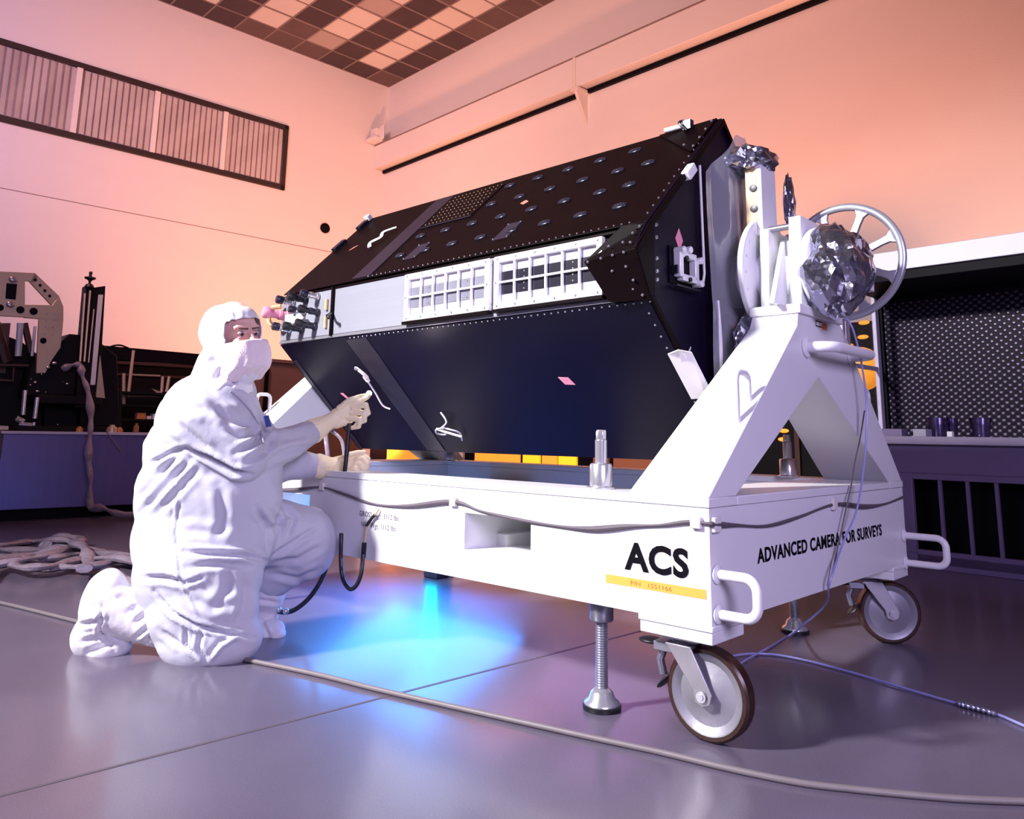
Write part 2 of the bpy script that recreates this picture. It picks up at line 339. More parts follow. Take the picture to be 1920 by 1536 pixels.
# ------------------------------------------------------------------ the setting
ZC = 8.55; WA = 7.588; WB = 12.911; LO = -14.0
mb = MB(); mb.rbox(LO, WA + 0.3, LO, WB + 0.3, -0.2, 0.0); obj('floor', mb, 'floor_finish', kind='structure', flat=True)
mb = MB()
for i in range(-1, 3):
    c = room(0, 0.93 + i * 3.66, 0.0); mb.rbox(LO, WA, 0.93 + i * 3.66 - 0.006, 0.93 + i * 3.66 + 0.006, 0.0002, 0.0008)
for a0 in (-3.2, 4.1): mb.rbox(a0 - .006, a0 + .006, LO, WB, 0.0002, 0.0008)
obj('trim_1', mb, 'strap_grey', kind='structure')
mb = MB(); mb.rbox(LO, WA + 0.3, WB, WB + 0.3, 0, ZC)
# window opening is built as a shallow recess box proud of the wall, see window_1
obj('wall_left', mb, 'wall_paint', kind='structure', flat=True)
mb = MB(); mb.rbox(WA, WA + 0.3, LO, WB + 0.3, 0, ZC); obj('wall_right', mb, 'wall_paint', kind='structure', flat=True)
mb = MB(); mb.rbox(LO, WA, WB - 0.004, WB, 4.485, 4.497); obj('trim_2', mb, 'ceil_grid', kind='structure')
mb = MB(); T = 0.61
def tile_mat(i, j):
    if j <= 0 or i % 2 == 0:
        return 1 if (i == 0 and j >= 5) or (j == 0 and 3 <= i <= 5) or ((i * 7 + j * 5) % 11 == 0) else 0
    return 3 if (i == 3 and j in (1, 4)) or (i * 3 + j) % 13 == 0 else 2
for i in range(0, 35):
    for j in range(0, 44):
        a1 = WA - i * T; b1 = WB - j * T
        mb.rbox(a1 - T + .012, a1 - .012, b1 - T + .012, b1 - .012, ZC - 0.004, ZC + 0.02, tile_mat(i, j))
obj('ceiling', mb, ['ceil_dark', 'ceil_brown', 'ceil_light', 'ceil_mid'], kind='structure', flat=True)
mb = MB()
mb.rbox(LO, WA + .3, LO, WB + .3, ZC + 0.02, ZC + 0.2)
for i in range(0, 35): mb.rbox(WA - i * T - .016, WA - i * T + .016, LO, WB, ZC - 0.012, ZC + 0.02)
for j in range(0, 44):
    w = 0.016 if j % 2 else 0.026
    mb.rbox(LO, WA, WB - j * T - w, WB - j * T + w, ZC - 0.010, ZC + 0.02)
obj('ceiling_grid', mb, 'ceil_grid', kind='structure', flat=True)

# window on the left wall: dark frame, pale mullions, vertical blinds behind glass
wz0, wz1, wa0, wa1 = 5.55, 6.905, -3.9, 5.21
mb = MB(); fb = WB - 0.05
for (A0, A1, Z0, Z1) in ((wa0, wa1, wz1 - .10, wz1), (wa0, wa1, wz0, wz0 + .10), (wa1 - .10, wa1, wz0, wz1), (wa0, wa0 + .1, wz0, wz1)): mb.rbox(A0, A1, fb, WB + .05, Z0, Z1)
win = obj('window_1', mb, 'frame_dark', kind='structure', bevel=.008)
mb = MB(); mb.rbox(wa0 + .1, wa1 - .1, WB - .004, WB + .004, wz0 + .1, wz1 - .1); obj('backing', mb, 'blind_grey', win)
mull = [1.36, 2.64, 3.91, 0.08, -1.2, -2.48]
mb = MB()
for a0 in mull: mb.rbox(a0 - .045, a0 + .045, fb - .005, WB + .02, wz0 + .1, wz1 - .1)
obj('mullions', mb, 'blind_cream', win, bevel=.004)
mb = MB(); rng = random.Random(3); a0 = wa0 + .14
while a0 < wa1 - .14:
    if not any(abs(a0 - m_) < .08 for m_ in mull):
        tw = rng.uniform(0.02, 0.20) if a0 > 1.4 else rng.uniform(0.2, 0.5)
        for q in (0,):
            c = room(a0, WB - .022, (wz0 + wz1) / 2); d = RA * math.cos(tw) + RB * math.sin(tw)
            mb.obox(c, [d, np.cross(d, ZV), ZV], (.040, .002, (wz1 - wz0) / 2 - .115), 0)
    a0 += .105
obj('vertical_blinds', mb, 'blind_cream', win)
mb = MB(); mb.rbox(wa0 + .1, wa1 - .1, fb + .002, fb + .006, wz0 + .1, wz1 - .1); obj('pane', mb, 'pane', win)

# round black port on the left wall
mb = MB(); mb.lathe([(.105, 0), (.105, .03), (.092, .035), (.085, .018), (.001, .018)], room(6.177, WB, 4.965), -RB, 28)
tag(obj('wall_port', mb, 'bench_black', loc=room(6.177, WB, 4.965)), 'small round black port on the pink wall near the room corner', 'wall port')

# crane rail along the right wall
t = thing('crane_rail', 'long white crane rail on brackets along the right-hand wall', 'rail', room(7.4, 6, 6.5))
mb = MB(); mb.rbox(7.29, 7.35, -9, WB, 6.535, 7.06); mb.rbox(7.35, WA, -9, WB, 6.56, 6.60); mb.rbox(7.35, WA, -9, WB, 7.0, 7.06)
obj('beam', mb, 'wall_paint', t, bevel=.01)
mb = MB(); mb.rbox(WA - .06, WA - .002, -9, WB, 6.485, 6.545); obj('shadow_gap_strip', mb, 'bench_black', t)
mb = MB(); mb.rbox(7.283, 7.29, -9, WB, 7.045, 7.075); obj('top_lip', mb, 'ceil_grid', t)
for bb in (7.0, 0.6):
    mb = MB(); mb.rbox(7.275, WA, bb - .08, bb + .08, 6.47, 6.53)
    mb.prism([room(7.29, bb - .03, 6.5), room(WA, bb - .03, 6.5), room(WA, bb - .03, 5.95)], RB * .06)
    mb.rbox(7.27, 7.29, bb - .03, bb + .03, 6.53, 7.06)
    obj('bracket', mb, 'ceil_light', t, bevel=.006)
mb = MB(); mb.rbox(7.05, 7.28, WB - .35, WB - .02, 7.07, 7.16); mb.rbox(7.1, 7.25, WB - .32, WB - .1, 7.16, 7.36); mb.rbox(7.2, 7.24, WB - .45, WB - .3, 7.1, 7.42)
obj('end_stop', mb, 'wall_paint', t, bevel=.02)

# ------------------------------------------------------------------ the cart
CL, CWD, ZB, ZT = 2.90, 1.594, 0.312, 0.641
YM, AX = 0.797, 1.395
cart = thing('instrument_cart', 'long white painted steel cart with lettered sides, carrying the black instrument', 'cart', (-CL / 2, CWD / 2, 0))
mb = MB()
def beam_wall(x0, x1, z0, z1): mb.box(x0, x1, 0, .012, z0, z1)
pk = [(-.951, -.642), (-2.235, -1.925)]; pz0, pz1 = .408, .532
xs = [(-CL, -2.235), (-1.925, -.951), (-.642, 0)]
for x0, x1 in xs: mb.box(x0, x1, 0, .16, ZB, ZT - .027)
for x0, x1 in pk:
    mb.box(x0, x1, 0, .16, ZB, pz0); mb.box(x0, x1, 0, .16, pz1, ZT - .027); mb.box(x0 - .01, x1 + .01, .16, CWD - .16, pz0 - .008, pz0); mb.box(x0 - .01, x1 + .01, .16, CWD - .16, pz1, pz1 + .008); mb.box(x0 - .008, x0, .16, CWD - .16, pz0, pz1); mb.box(x1, x1 + .008, .16, CWD - .16, pz0, pz1)
for x0, x1 in xs + pk: pass
mb.box(-CL, 0, CWD - .16, CWD, ZB, ZT - .027)
mb.box(-CL, -CL + .28, .16, CWD - .16, ZB, ZT - .027); mb.box(-.28, 0, .16, CWD - .16, ZB, ZT - .027)
for x in (-.95, -1.95): mb.box(x - .05, x + .05, .16, CWD - .16, ZB, .45)
frame = obj('frame', mb, 'cart_white', cart)
mb = MB(); o_ = .0025
mb.box(-CL - o_, o_, -o_, .16, ZT - .026, ZT); mb.box(-CL - o_, o_, CWD - .16, CWD + o_, ZT - .026, ZT)
mb.box(-CL - o_, -CL + .28, .16, CWD - .16, ZT - .026, ZT); mb.box(-.28, o_, .16, CWD - .16, ZT - .026, ZT)
obj('top_flange', mb, 'cart_white', cart, bevel=.003)
# end frames: A shape, tapering in thickness towards the top
def aframe(mir):
    mb = MB(); xo = (lambda x: x) if not mir else (lambda x: -CL - x)
    outer = [(0.0, ZT), (.628, 1.185), (.640, 1.235), (1.0, 1.235), (1.045, 1.21), (CWD, ZT)]
    inner = [(.155, ZT), (.786, 1.020), (1.435, ZT)]
    def th(z): return .262 - (z - ZT) / (1.235 - ZT) * .095
    def ring(poly): return [(xo(0.0), y, z) for y, z in poly], [(xo(-th(z)), y, z) for y, z in poly]
    of, ob = ring(outer); jf, jb = ring(inner)
    P = of + jf + ob + jb; n = 9
    quads = [(0, 1, 7, 6), (1, 2, 7), (2, 3, 7), (3, 4, 7), (4, 5, 8, 7)]
    fs = []
    for q in quads:
        fs.append(q); fs.append(tuple(i + n for i in reversed(q)))
    ringo = [0, 1, 2, 3, 4, 5]
    for i in range(5): fs.append((ringo[i], ringo[i] + n, ringo[i + 1] + n, ringo[i + 1]))
    for p, q in ((6, 7), (7, 8)): fs.append((p, q, q + n, p + n))
    fs.append((0, 6, 6 + n, n)); fs.append((8, 5, 5 + n, 8 + n))
    if mir: fs = [tuple(reversed(f)) for f in fs]
    mb.add(P, fs)
    o = obj('end_frame', mb, 'cart_white', cart, bevel=.003)
    m2 = MB(); x0, x1 = sorted((xo(.012), xo(-.175))); m2.box(x0, x1, .63, 1.01, 1.228, 1.262)
    obj('top_cap', m2, 'cart_white', o, bevel=.004)
    return o
afr = aframe(False); afl = aframe(True)
def handle(p0, p1, out, r=.0125, parent=cart, rc=.035):
    p0 = np.array(p0, float); p1 = np.array(p1, float); out = np.array(out, float); d = (p1 - p0) / np.linalg.norm(p1 - p0); on = out / np.linalg.norm(out)
    a = p0 + out; b = p1 + out
    pts = [p0 - on * .004, p0 + out - on * rc]
    for t in np.linspace(0, math.pi / 2, 7)[1:]: pts.append(a - on * rc + on * rc * math.sin(t) + d * rc * (1 - math.cos(t)))
    for t in np.linspace(0, math.pi / 2, 7): pts.append(b - on * rc - d * rc + d * rc * math.sin(t) + on * rc * math.cos(t))
    pts.append(p1 - on * .004)
    mb = MB(); mb.tube(pts, r, 14)
    for p in (p0, p1): mb.lathe([(r * 1.9, 0), (r * 1.9, .004), (r * 1.2, .008)], p, on, 16)
    return obj('handle', mb, 'cart_white', parent)
handle((0.002, .030, .340), (0.002, .030, .442), (.115, 0, 0), .0135)
handle((0.002, CWD - .03, .318), (0.002, CWD - .03, .425), (.155, 0, 0), .0135)
handle((0.002, .69, 1.115), (0.002, 1.10, 1.115), (.085, 0, 0), .019, rc=.06)
# handles standing on the sloping leg fronts
sl = np.array([0, .628, 1.185 - ZT]); sl /= np.linalg.norm(sl); nn = np.array([0, -sl[2], sl[1]])
def grab(x, ys, zs, top):                                               # level grab handle standing on a sloping leg
    c = [np.array([x, ys[0], zs[0] - .01]), np.array([x, ys[0], top]), np.array([x, ys[1], top]), np.array([x, ys[1], zs[1] - .01])]; pts = [c[0]]; rc = .028
    for k in (1, 2):
        u = (c[k - 1] - c[k]) / np.linalg.norm(c[k - 1] - c[k]); w = (c[k + 1] - c[k]) / np.linalg.norm(c[k + 1] - c[k])
        for t in np.linspace(0, 1, 7): pts.append(c[k] + u * rc * (1 - t) ** 2 + w * rc * t ** 2)
    pts.append(c[3]); m = MB(); m.tube(pts, .010, 14); obj('handle', m, 'cart_white', cart)
g1 = sight(1382, 793, (0, 0, ZT), nn); g2 = sight(1410, 752, (0, 0, ZT), nn)
for xg in (g1[0], -CL - g1[0]):
    grab(xg, (g1[1], g2[1]), (g1[2], g2[2]), g2[2] + .085); grab(xg, (CWD - g1[1], CWD - g2[1]), (g1[2], g2[2]), g2[2] + .085)
# caster pads, casters
def caster(x, y, ang, name='caster'):
    pad = MB(); px0, px1 = (-.226, 0) if x > -1 else (-CL, -CL + .226); py0, py1 = (0, .177) if y < .8 else (CWD - .177, CWD)
    pad.box(px0 - .004, px1 + .004, py0 - .004, py1 + .004, .296, ZB); pad.box(px0, px1, py0, py1, .264, .296)
    obj('caster_pad', pad, 'cart_white', cart, bevel=.003)
    R = Matrix.Rotation(ang, 3, 'Z'); c = np.array([x, y, 0.0])
    def T(p): v = R @ Vector(p); return c + np.array(v[:])
    m = MB(); off = .068; r = .121                                       # wheel axis along local y, trailing along local -x... wheel centre at local x=off
    ax = [np.array((R @ Vector(v))[:]) for v in ((1, 0, 0), (0, 1, 0), (0, 0, 1))]
    m.obox(T((0, 0, .2585)), ax, (.062, .052, .0055)); m.lathe([(.038, 0), (.042, .012), (.034, .02)], T((0, 0, .233)), ax[2], 20)
    for s in (-1, 1):
        yv = s * .040
        poly = [T((-.040, yv, .240)), T((.036, yv, .240)), T((off + .028, yv, r + .006)), T((off + .022, yv, r - .018)), T((off, yv, r - .027)), T((off - .022, yv, r - .018)), T((off - .028, yv, r + .012))]
        m.prism(poly, ax[1] * s * .007)
    m.obox(T((-.002, 0, .237)), ax, (.040, .046, .005))
    fork = obj(name, m, 'steel_dull', cart, bevel=.002)
    m = MB(); prof = [(.030, -.026), (.045, -.020), (.082, -.012), (.098, -.022), (.104, -.024), (.104, .024), (.098, .022), (.082, .012), (.045, .020), (.030, .026)]
    m.lathe(prof, T((off, 0, r)), ax[1], 40); obj('wheel', m, 'wheel_hub', fork)
    m = MB(); m.lathe([(.102, -.0235), (.114, -.0235), (.1205, -.017), (.1205, .017), (.114, .0235), (.102, .0235)], T((off, 0, r)), ax[1], 48, closed=True); obj('tyre', m, 'tyre_brown', fork)
    m = MB(); m.cyl(T((off, -.058, r)), T((off, .058, r)), .0085, 6); m.lathe([(.014, 0), (.014, .004)], T((off, -.0505, r)), -ax[1], 16); obj('axle_bolt', m, 'chrome', fork)
    m = MB(); m.tube([T((-.035, 0, .225)), T((-.07, 0, .215)), T((-.085, 0, .18)), T((-.075, 0, .14))], .012, 8); m.obox(T((-.06, 0, .222)), ax, (.03, .03, .012)); obj('brake_lever', m, 'steel', fork, bevel=.002)
    m = MB(); m.ell(T((-.115, 0, .226)), ax, (.038, .030, .009)); obj('brake_pedal', m, 'rubber_black', fork); m = MB(); m.ell(T((-.068, 0, .128)), [ (ax[0] + ax[2]) / 2 ** .5, ax[1], (ax[2] - ax[0]) / 2 ** .5], (.036, .028, .008)); obj('brake_pedal', m, 'rubber_black', fork)
caster(-.125, .080, math.radians(2))
caster(-.125, CWD - .085, math.radians(38))
caster(-CL + .115, .085, math.radians(-20)); caster(-CL + .115, CWD - .085, math.radians(-15))
# levelling jacks
def jack(x, y):
    m = MB(); m.lathe([(.046, ZT), (.046, ZT + .006), (.036, ZT + .009), (.036, ZT + .072), (.032, ZT + .078), (.019, ZT + .078), (.019, ZT + .150), (.017, ZT + .152)], (x, y, 0), (0, 0, 1), 28)
    m.lathe([(.0165, ZT + .152), (.0165, ZT + .178), (.014, ZT + .182)], (x, y, 0), (0, 0, 1), 6)
    j = obj('levelling_jack', m, 'chrome', cart, bevel=.0015)
    m = MB(); m.lathe([(.033, .250), (.036, .255), (.036, ZB), (.033, ZB + .004)], (x, y, 0), (0, 0, 1), 28); obj('sleeve', m, 'steel', j)
    m = MB(); prof = []
    z = .045
    while z < .252: prof += [(.0165, z), (.0195, z + .0035)]; z += .007
    m.lathe(prof, (x, y, 0), (0, 0, 1), 18); obj('screw_thread', m, 'steel', j)
    m = MB(); m.lathe([(.001, .062), (.020, .060), (.034, .048), (.040, .030), (.052, .022), (.054, .016), (.052, .012)], (x, y, 0), (0, 0, 1), 32); obj('foot', m, 'chrome', j)
    m = MB(); m.lathe([(.057, 0.001), (.058, .012), (.050, .015)], (x, y, 0), (0, 0, 1), 32); obj('foot_pad', m, 'rubber_black', j)
for x, y in ((-.416, .075), (-.416, CWD - .16), (-2.452, 1.30), (-2.452, .075)): jack(x, y)
# lettering
obj('lettering', text_mesh('ACS', (-.276, -.001, .424), (1, 0, 0), (0, 0, 1), .211, .079, bold=.036), 'letter_black', cart, flat=True)
obj('lettering', text_mesh('ADVANCED CAMERA FOR SURVEYS', (.001, .270, .444), (0, 1, 0), (0, 0, 1), 1.045, .043, bold=.030), 'letter_black', cart, flat=True)
obj('lettering', text_mesh('GROSS Wgt. 3112 lbs', (-1.560, -.001, .468), (1, 0, 0), (0, 0, 1), .245, .026), 'letter_grey', cart, flat=True)
obj('lettering', text_mesh('NET Wgt. 1112 lbs', (-1.545, -.001, .428), (1, 0, 0), (0, 0, 1), .215, .026), 'letter_grey', cart, flat=True)
mb = MB(); mb.box(-.343, -.014, -.0012, .001, .379, .403); yl = obj('number_label', mb, 'label_yellow', cart); yl['label'] = 'yellow part number strip'
obj('lettering', text_mesh('P/N   1551166', (-.255, -.0014, .385), (1, 0, 0), (0, 0, 1), .135, .0115), 'letter_gold', yl, flat=True)
mb = MB(); mb.box(.001, .0022, .775, .835, 1.196, 1.222); st = obj('warning_sticker', mb, 'vent_frame', cart)
mb = MB(); mb.box(.0024, .003, .777, .833, 1.216, 1.220); mb.box(.0024, .003, .777, .833, 1.198, 1.202); mb.box(.0024, .003, .777, .782, 1.198, 1.220); obj('print', mb, 'letter_black', st)
mb = MB(); mb.box(.001, .0022, .836, .880, 1.194, 1.220); obj('warning_sticker', mb, 'sticker_orange', cart)

# rotation fixture on the end frames: trunnion, disc, bearing block, gearbox, handwheel
def trunnion(mir):
    s = -1 if mir else 1; X = (lambda x: x) if not mir else (lambda x: -CL - x)
    YD = YM + .035; m = MB(); m.lathe([(.222, 0), (.226, .004), (.226, .020), (.222, .024)], (X(-.205), YD, AX + .01), (s, 0, 0), 56)
    for k in range(20):
        a = 2 * math.pi * k / 20; m.cyl((X(-.184), YD + .20 * math.cos(a), AX + .20 * math.sin(a)), (X(-.177), YD + .20 * math.cos(a), AX + .20 * math.sin(a)), .006, 8)
    d = obj('turning_disc', m, 'cart_white', cart, bevel=.002)
    m = MB(); m.lathe([(.10, 0), (.10, .05), (.075, .06), (.075, .22)], (X(-.20), YM, AX), (s, 0, 0), 36); obj('shaft', m, 'cart_white', d)
    m = MB(); m.lathe([(.10, 0), (.10, .03), (.08, .04), (.08, .12)], (X(-.31), YM, AX), (s, 0, 0), 36); obj('mounting_flange', m, 'alu_white', d)
    m = MB()
    x0, x1 = sorted((X(-.155), X(-.120)))
    m.prism([(x0, YM - .115, 1.262), (x0, YM + .115, 1.262), (x0, YM + .10, 1.56), (x0, YM - .10, 1.56)], (x1 - x0, 0, 0))
    x2, x3 = sorted((X(-.040), X(.005)))
    m.prism([(x2, YM - .135, 1.262), (x2, YM + .135, 1.262), (x2, YM + .11, 1.585), (x2, YM - .11, 1.585)], (x3 - x2, 0, 0))
    x4, x5 = sorted((X(-.12), X(-.04))); m.box(x4, x5, YM - .02, YM + .02, 1.262, 1.53)
    m.prism([(X(-.075), YM - .11, 1.262), (X(-.075), YM - .22, 1.262), (X(-.075), YM - .11, 1.50)], (.02 * s, 0, 0))
    b = obj('bearing_block', m, 'cart_white', cart, bevel=.004)
    for yy in (-.075, .075): m = MB(); m.cyl((X(-.13), YM + yy, 1.56), (X(.0), YM + yy, 1.56), .012, 10); obj('tie_bolt', m, 'steel', b)
    return b
trunnion(False); trunnion(True)
# upright arm beside the disc (bolted to the instrument end)
m = MB(); m.box(-.222, -.158, .735, .86, 1.55, 1.825)
arm = obj('lifting_arm', m, ['cart_white'], cart, bevel=.004)
m = MB(); m.box(-.221, -.180, .7335, .7349, 1.56, 1.82); obj('face_plate', m, 'tan_plate', arm)
m = MB()
for z in (1.735, 1.655): m.lathe([(.014, 0), (.014, .004), (.006, .005)], (-.190, .733, z), (0, -1, 0), 16)
obj('bolt_head', m, 'strip_panel', arm)
# gearbox
m = MB(); m.lathe([(.150, 0), (.155, .012), (.155, .030), (.125, .036), (.125, .05)], (.008, YM, AX + .005), (1, 0, 0), 44); m.lathe([(.10, .04), (.10, .16), (.085, .17)], (.008, YM, AX + .01), (1, 0, 0), 36)
m.box(.03, .16, YM + .02, YM + .13, AX - .07, AX + .09); m.cyl((.022, YM + .1, 1.47), (.022, 1.02, 1.47), .022, 18)
gb = obj('gearbox', m, 'cart_white', cart, bevel=.003)
# crumpled foil bag over the gearbox
def crumple(c, r, amp, fr, seed, sub=3, sag=0.0):                        # big flat crumpled facets
    import bmesh
    bm = bmesh.new(); bmesh.ops.create_icosphere(bm, subdivisions=sub, radius=1.0); vs = []; rg = random.Random(int(seed * 10))
    for v in bm.verts:
        p = np.array(v.co[:]); p = p + np.array([rg.uniform(-1, 1) for _ in range(3)]) * (.055 if sub == 3 else .024); q = Vector(p * fr + seed)
        n = 1 - 2 * abs(noise.noise(q)); k = 1 + amp * (n - .4) + amp * .13 * rg.uniform(-1, 1)
        k += amp * .5 * noise.noise(Vector((math.atan2(p[1], p[0]) * 2.2, seed, p[2] * .6)))
        w = p * np.array(r) * k
        if w[2] < 0: w[0] *= 1 - sag * (-w[2] / r[2]) ** 2; w[1] *= 1 - sag * (-w[2] / r[2]) ** 2; w[2] *= 1 + sag * .35
        vs.append(np.array(c) + w)
    fs = [tuple(v.index for v in f.verts) for f in bm.faces]; bm.free()
    return vs, fs
m = MB(); m.add(*crumple((.085, YM - .03, AX - .005), (.118, .138, .150), .17, 1.35, 4.0, 4, sag=.35))
fb_ = obj('foil_bag', m, 'foil_film', gb, flat=True); fb_['label'] = 'crumpled silver foil bag'
m = MB(); m.lathe([(.008, -.004), (.012, 0), (.012, .006), (.006, .008)], (.16, YM - .115, AX - .085), (.4, -1, 0), 16); obj('stud', m, 'chrome', gb)
# handwheel
hub = np.array([.022, 1.02, 1.470]); R_ = .212
m = MB(); m.lathe([(R_ + .015 * math.cos(t), .011 * math.sin(t)) for t in np.linspace(0, 2 * math.pi, 13)[:-1]], hub, (0, -1, 0), 64, closed=True)
hw = obj('handwheel', m, 'wheel_silver', cart); hw['label'] = 'silver spoked handwheel'
for k in range(8):
    a = math.radians(66 + 45 * k); d = np.array([math.cos(a), 0, math.sin(a)]); tn = np.array([-math.sin(a), 0, math.cos(a)]); m = MB()
    def sec(rr, w): return [hub + d * rr + tn * w + np.array([0, .008, 0]), hub + d * rr - tn * w + np.array([0, .008, 0]), hub + d * rr - tn * w - np.array([0, .008, 0]), hub + d * rr + tn * w - np.array([0, .008, 0])]
    rr = [(.02, .022), (.08, .015), (.15, .013), (.18, .015), (.200, .028)]
    vs = sum([sec(*q) for q in rr], []); fs = [(0, 1, 2, 3), tuple(len(vs) - 1 - i for i in range(4))]
    for i in range(len(rr) - 1):
        for j in range(4): fs.append((i * 4 + j, (i + 1) * 4 + j, (i + 1) * 4 + (j + 1) % 4, i * 4 + (j + 1) % 4))
    m.add(vs, fs); obj('spoke', m, 'wheel_silver', hw, bevel=.003)
m = MB(); m.lathe([(.045, -.02), (.045, .016), (.035, .022)], hub, (0, -1, 0), 30); obj('hub', m, 'wheel_silver', hw)

# ------------------------------------------------------------------ the instrument
IX0, IX1 = -2.68, -.345; YB = .245; ZTOP = 2.075; ZBOT = .715; ZU = YB + 1.278; ZL = 1.512 - YB; YR = 2 * YM - YB
ins = thing('space_instrument', 'large black instrument box with a silver side band, slung between the white end frames', 'instrument', ((IX0 + IX1) / 2, YM, ZBOT))
def up(x, y, off=0.0): s2 = off / 2 ** .5; return np.array([x, y - s2, y + 1.278 + s2])
def low(x, y, off=0.0): s2 = off / 2 ** .5; return np.array([x, y - s2, 1.512 - y - s2])
# inner core
m = MB(); q = .012
prof = [(YB + q, ZU - q), (YM, ZTOP - 1.6 * q), (YR - q, ZU - q), (YR - q, ZL + q), (YM, ZBOT + 1.6 * q), (YB + q, ZL + q)]
m.prism([(IX0 + .01, y, z) for y, z in prof], (IX1 - IX0 - .02, 0, 0)); obj('core', m, 'black_panel', ins)
def panel(fn, pts, th, mt, name, par=ins, bev=.002):
    m = MB(); P = [fn(x, y, th) for x, y in pts]; Q = [fn(x, y, -.001) for x, y in pts]; n = len(P)
    e = P[0] - Q[0]; m.prism(Q, e); return obj(name, m, mt, par, bevel=bev)
upan = panel(up, [(IX0, YB + .006), (IX1 - .005, YB + .006), (IX1 - .005, YM), (IX0, YM)], .004, 'black_panel', 'upper_panel')
m = MB(); m.prism([(IX0, YM, ZTOP), (IX0, YR, ZU), (IX0, YR, ZL), (IX0, YM, ZBOT), (IX0, YM, ZBOT + .02), (IX0, YR - .015, ZL), (IX0, YR - .015, ZU), (IX0, YM, ZTOP - .02)], (IX1 - IX0, 0, 0)); obj('rear_panel', m, 'black_panel', ins)
lpan = panel(low, [(IX0, YB + .006), (IX1 - .005, YB + .006), (IX1 - .005, YM), (IX0, YM)], .004, 'navy_panel', 'lower_panel')
panel(up, [(-2.07, .262), (-1.925, .262), (-1.915, .79), (-2.06, .79)], .008, 'strip_panel', 'seam_strip', upan)
panel(low, [(-2.09, .262), (-1.93, .262), (-1.93, .79), (-2.07, .79)], .008, 'strip_panel', 'seam_strip', lpan)
panel(low, [(IX0 + .02, .33), (IX0 + .05, .33), (IX0 + .05, .79), (IX0 + .02, .79)], .009, 'strip_panel', 'edge_strip', lpan)
# perforated patch
m = MB(); P = [up(x, y, .008) for x, y in ((-1.90, .555), (-1.535, .555), (-1.51, .755), (-1.91, .775))]; m.prism([p for p in P], up(0, 0, .004) - up(0, 0, .008))
perf = obj('perforated_plate', m, 'black_panel', upan)
m = MB(); nu = (up(0, 0, 1) - up(0, 0, 0))
for i in range(13):
    for j in range(8):
        x = -1.885 + i * .0285 + (.014 if j % 2 else 0); y = .568 + j * .0265
        if x < -1.545 + (y - .55) * .1: m.lathe([(.0032, 0), (.0025, .002)], up(x, y, .0085), nu, 6)
obj('rivets', m, 'tan_plate', perf)
m = MB()
m.tube([up(-1.905, .548, .008), up(-1.53, .548, .008)], .004, 6); obj('edge_bar', m, 'strip_panel', perf)
# clips: oval domes in a regular grid
def clip_mesh():
    m = MB(); u_ = np.array([1.0, 0, 0]); v_ = (up(0, 1) - up(0, 0)); v_ /= np.linalg.norm(v_); w_ = nu / np.linalg.norm(nu)
    m.ell((0, 0, 0), [u_, v_, w_], (.034, .020, .009), 18)
    for k in (-.012, 0, .012): m.ell(u_ * k + w_ * .0085, [u_, v_, w_], (.004, .004, .0025), 8)
    me = mesh_from('clip', m, (0, 0, 0)); me.materials.append(M['clip_dark']); me.polygons.foreach_set('use_smooth', [True] * len(me.polygons)); return me
cm = clip_mesh(); base = root_loc(upan)
spots = [(-1.45 + .184 * k, .727) for k in range(5)] + [(-1.455 + .184 * k, .606) for k in range(5)] + [(-.57, .606)] + [(-1.825 + .184 * k, .485) for k in range(7)] + [(-.58, .487)] + [(-1.83 + .184 * k, .366) for k in range(8)]
for x, y in spots:
    o = bpy.data.objects.new('clip', cm); COL.objects.link(o); o.parent = upan; o.location = Vector(up(x, y, .006)) - base
for x in (-1.11, -1.70):
    P = [up(x - .06, .325, .0065), up(x + .03, .325, .0065), up(x + .035, .415, .0065), up(x - .045, .415, .0065)]; m = MB(); m.prism(P, -nu * .003); pl = obj('small_plate', m, 'clip_dark', upan)
    m = MB()
    for xx, yy in ((x - .055, .33), (x + .027, .33), (x + .03, .41), (x - .042, .41)): m.ell(up(xx, yy, .008), [np.eye(3)[0], np.eye(3)[1], np.eye(3)[2]], (.004, .004, .004), 8)
    obj('screws', m, 'screw', pl)
for pts, mt in ((((-1.215, .55), (-1.185, .537), (-1.165, .55), (-1.195, .566)), 'salmon_sticker'), (((-2.475, .515), (-2.45, .525), (-2.43, .545), (-2.455, .537)), 'salmon_sticker')):
    panel(up, pts, .006, mt, 'sticker', upan, 0)
for pts in (((-.925, .475), (-.875, .478), (-.86, .505), (-.91, .502)), ((-2.46, .50), (-2.435, .50), (-2.41, .54), (-2.43, .54))): panel(low, pts, .006, 'pink_sticker', 'sticker', lpan, 0)
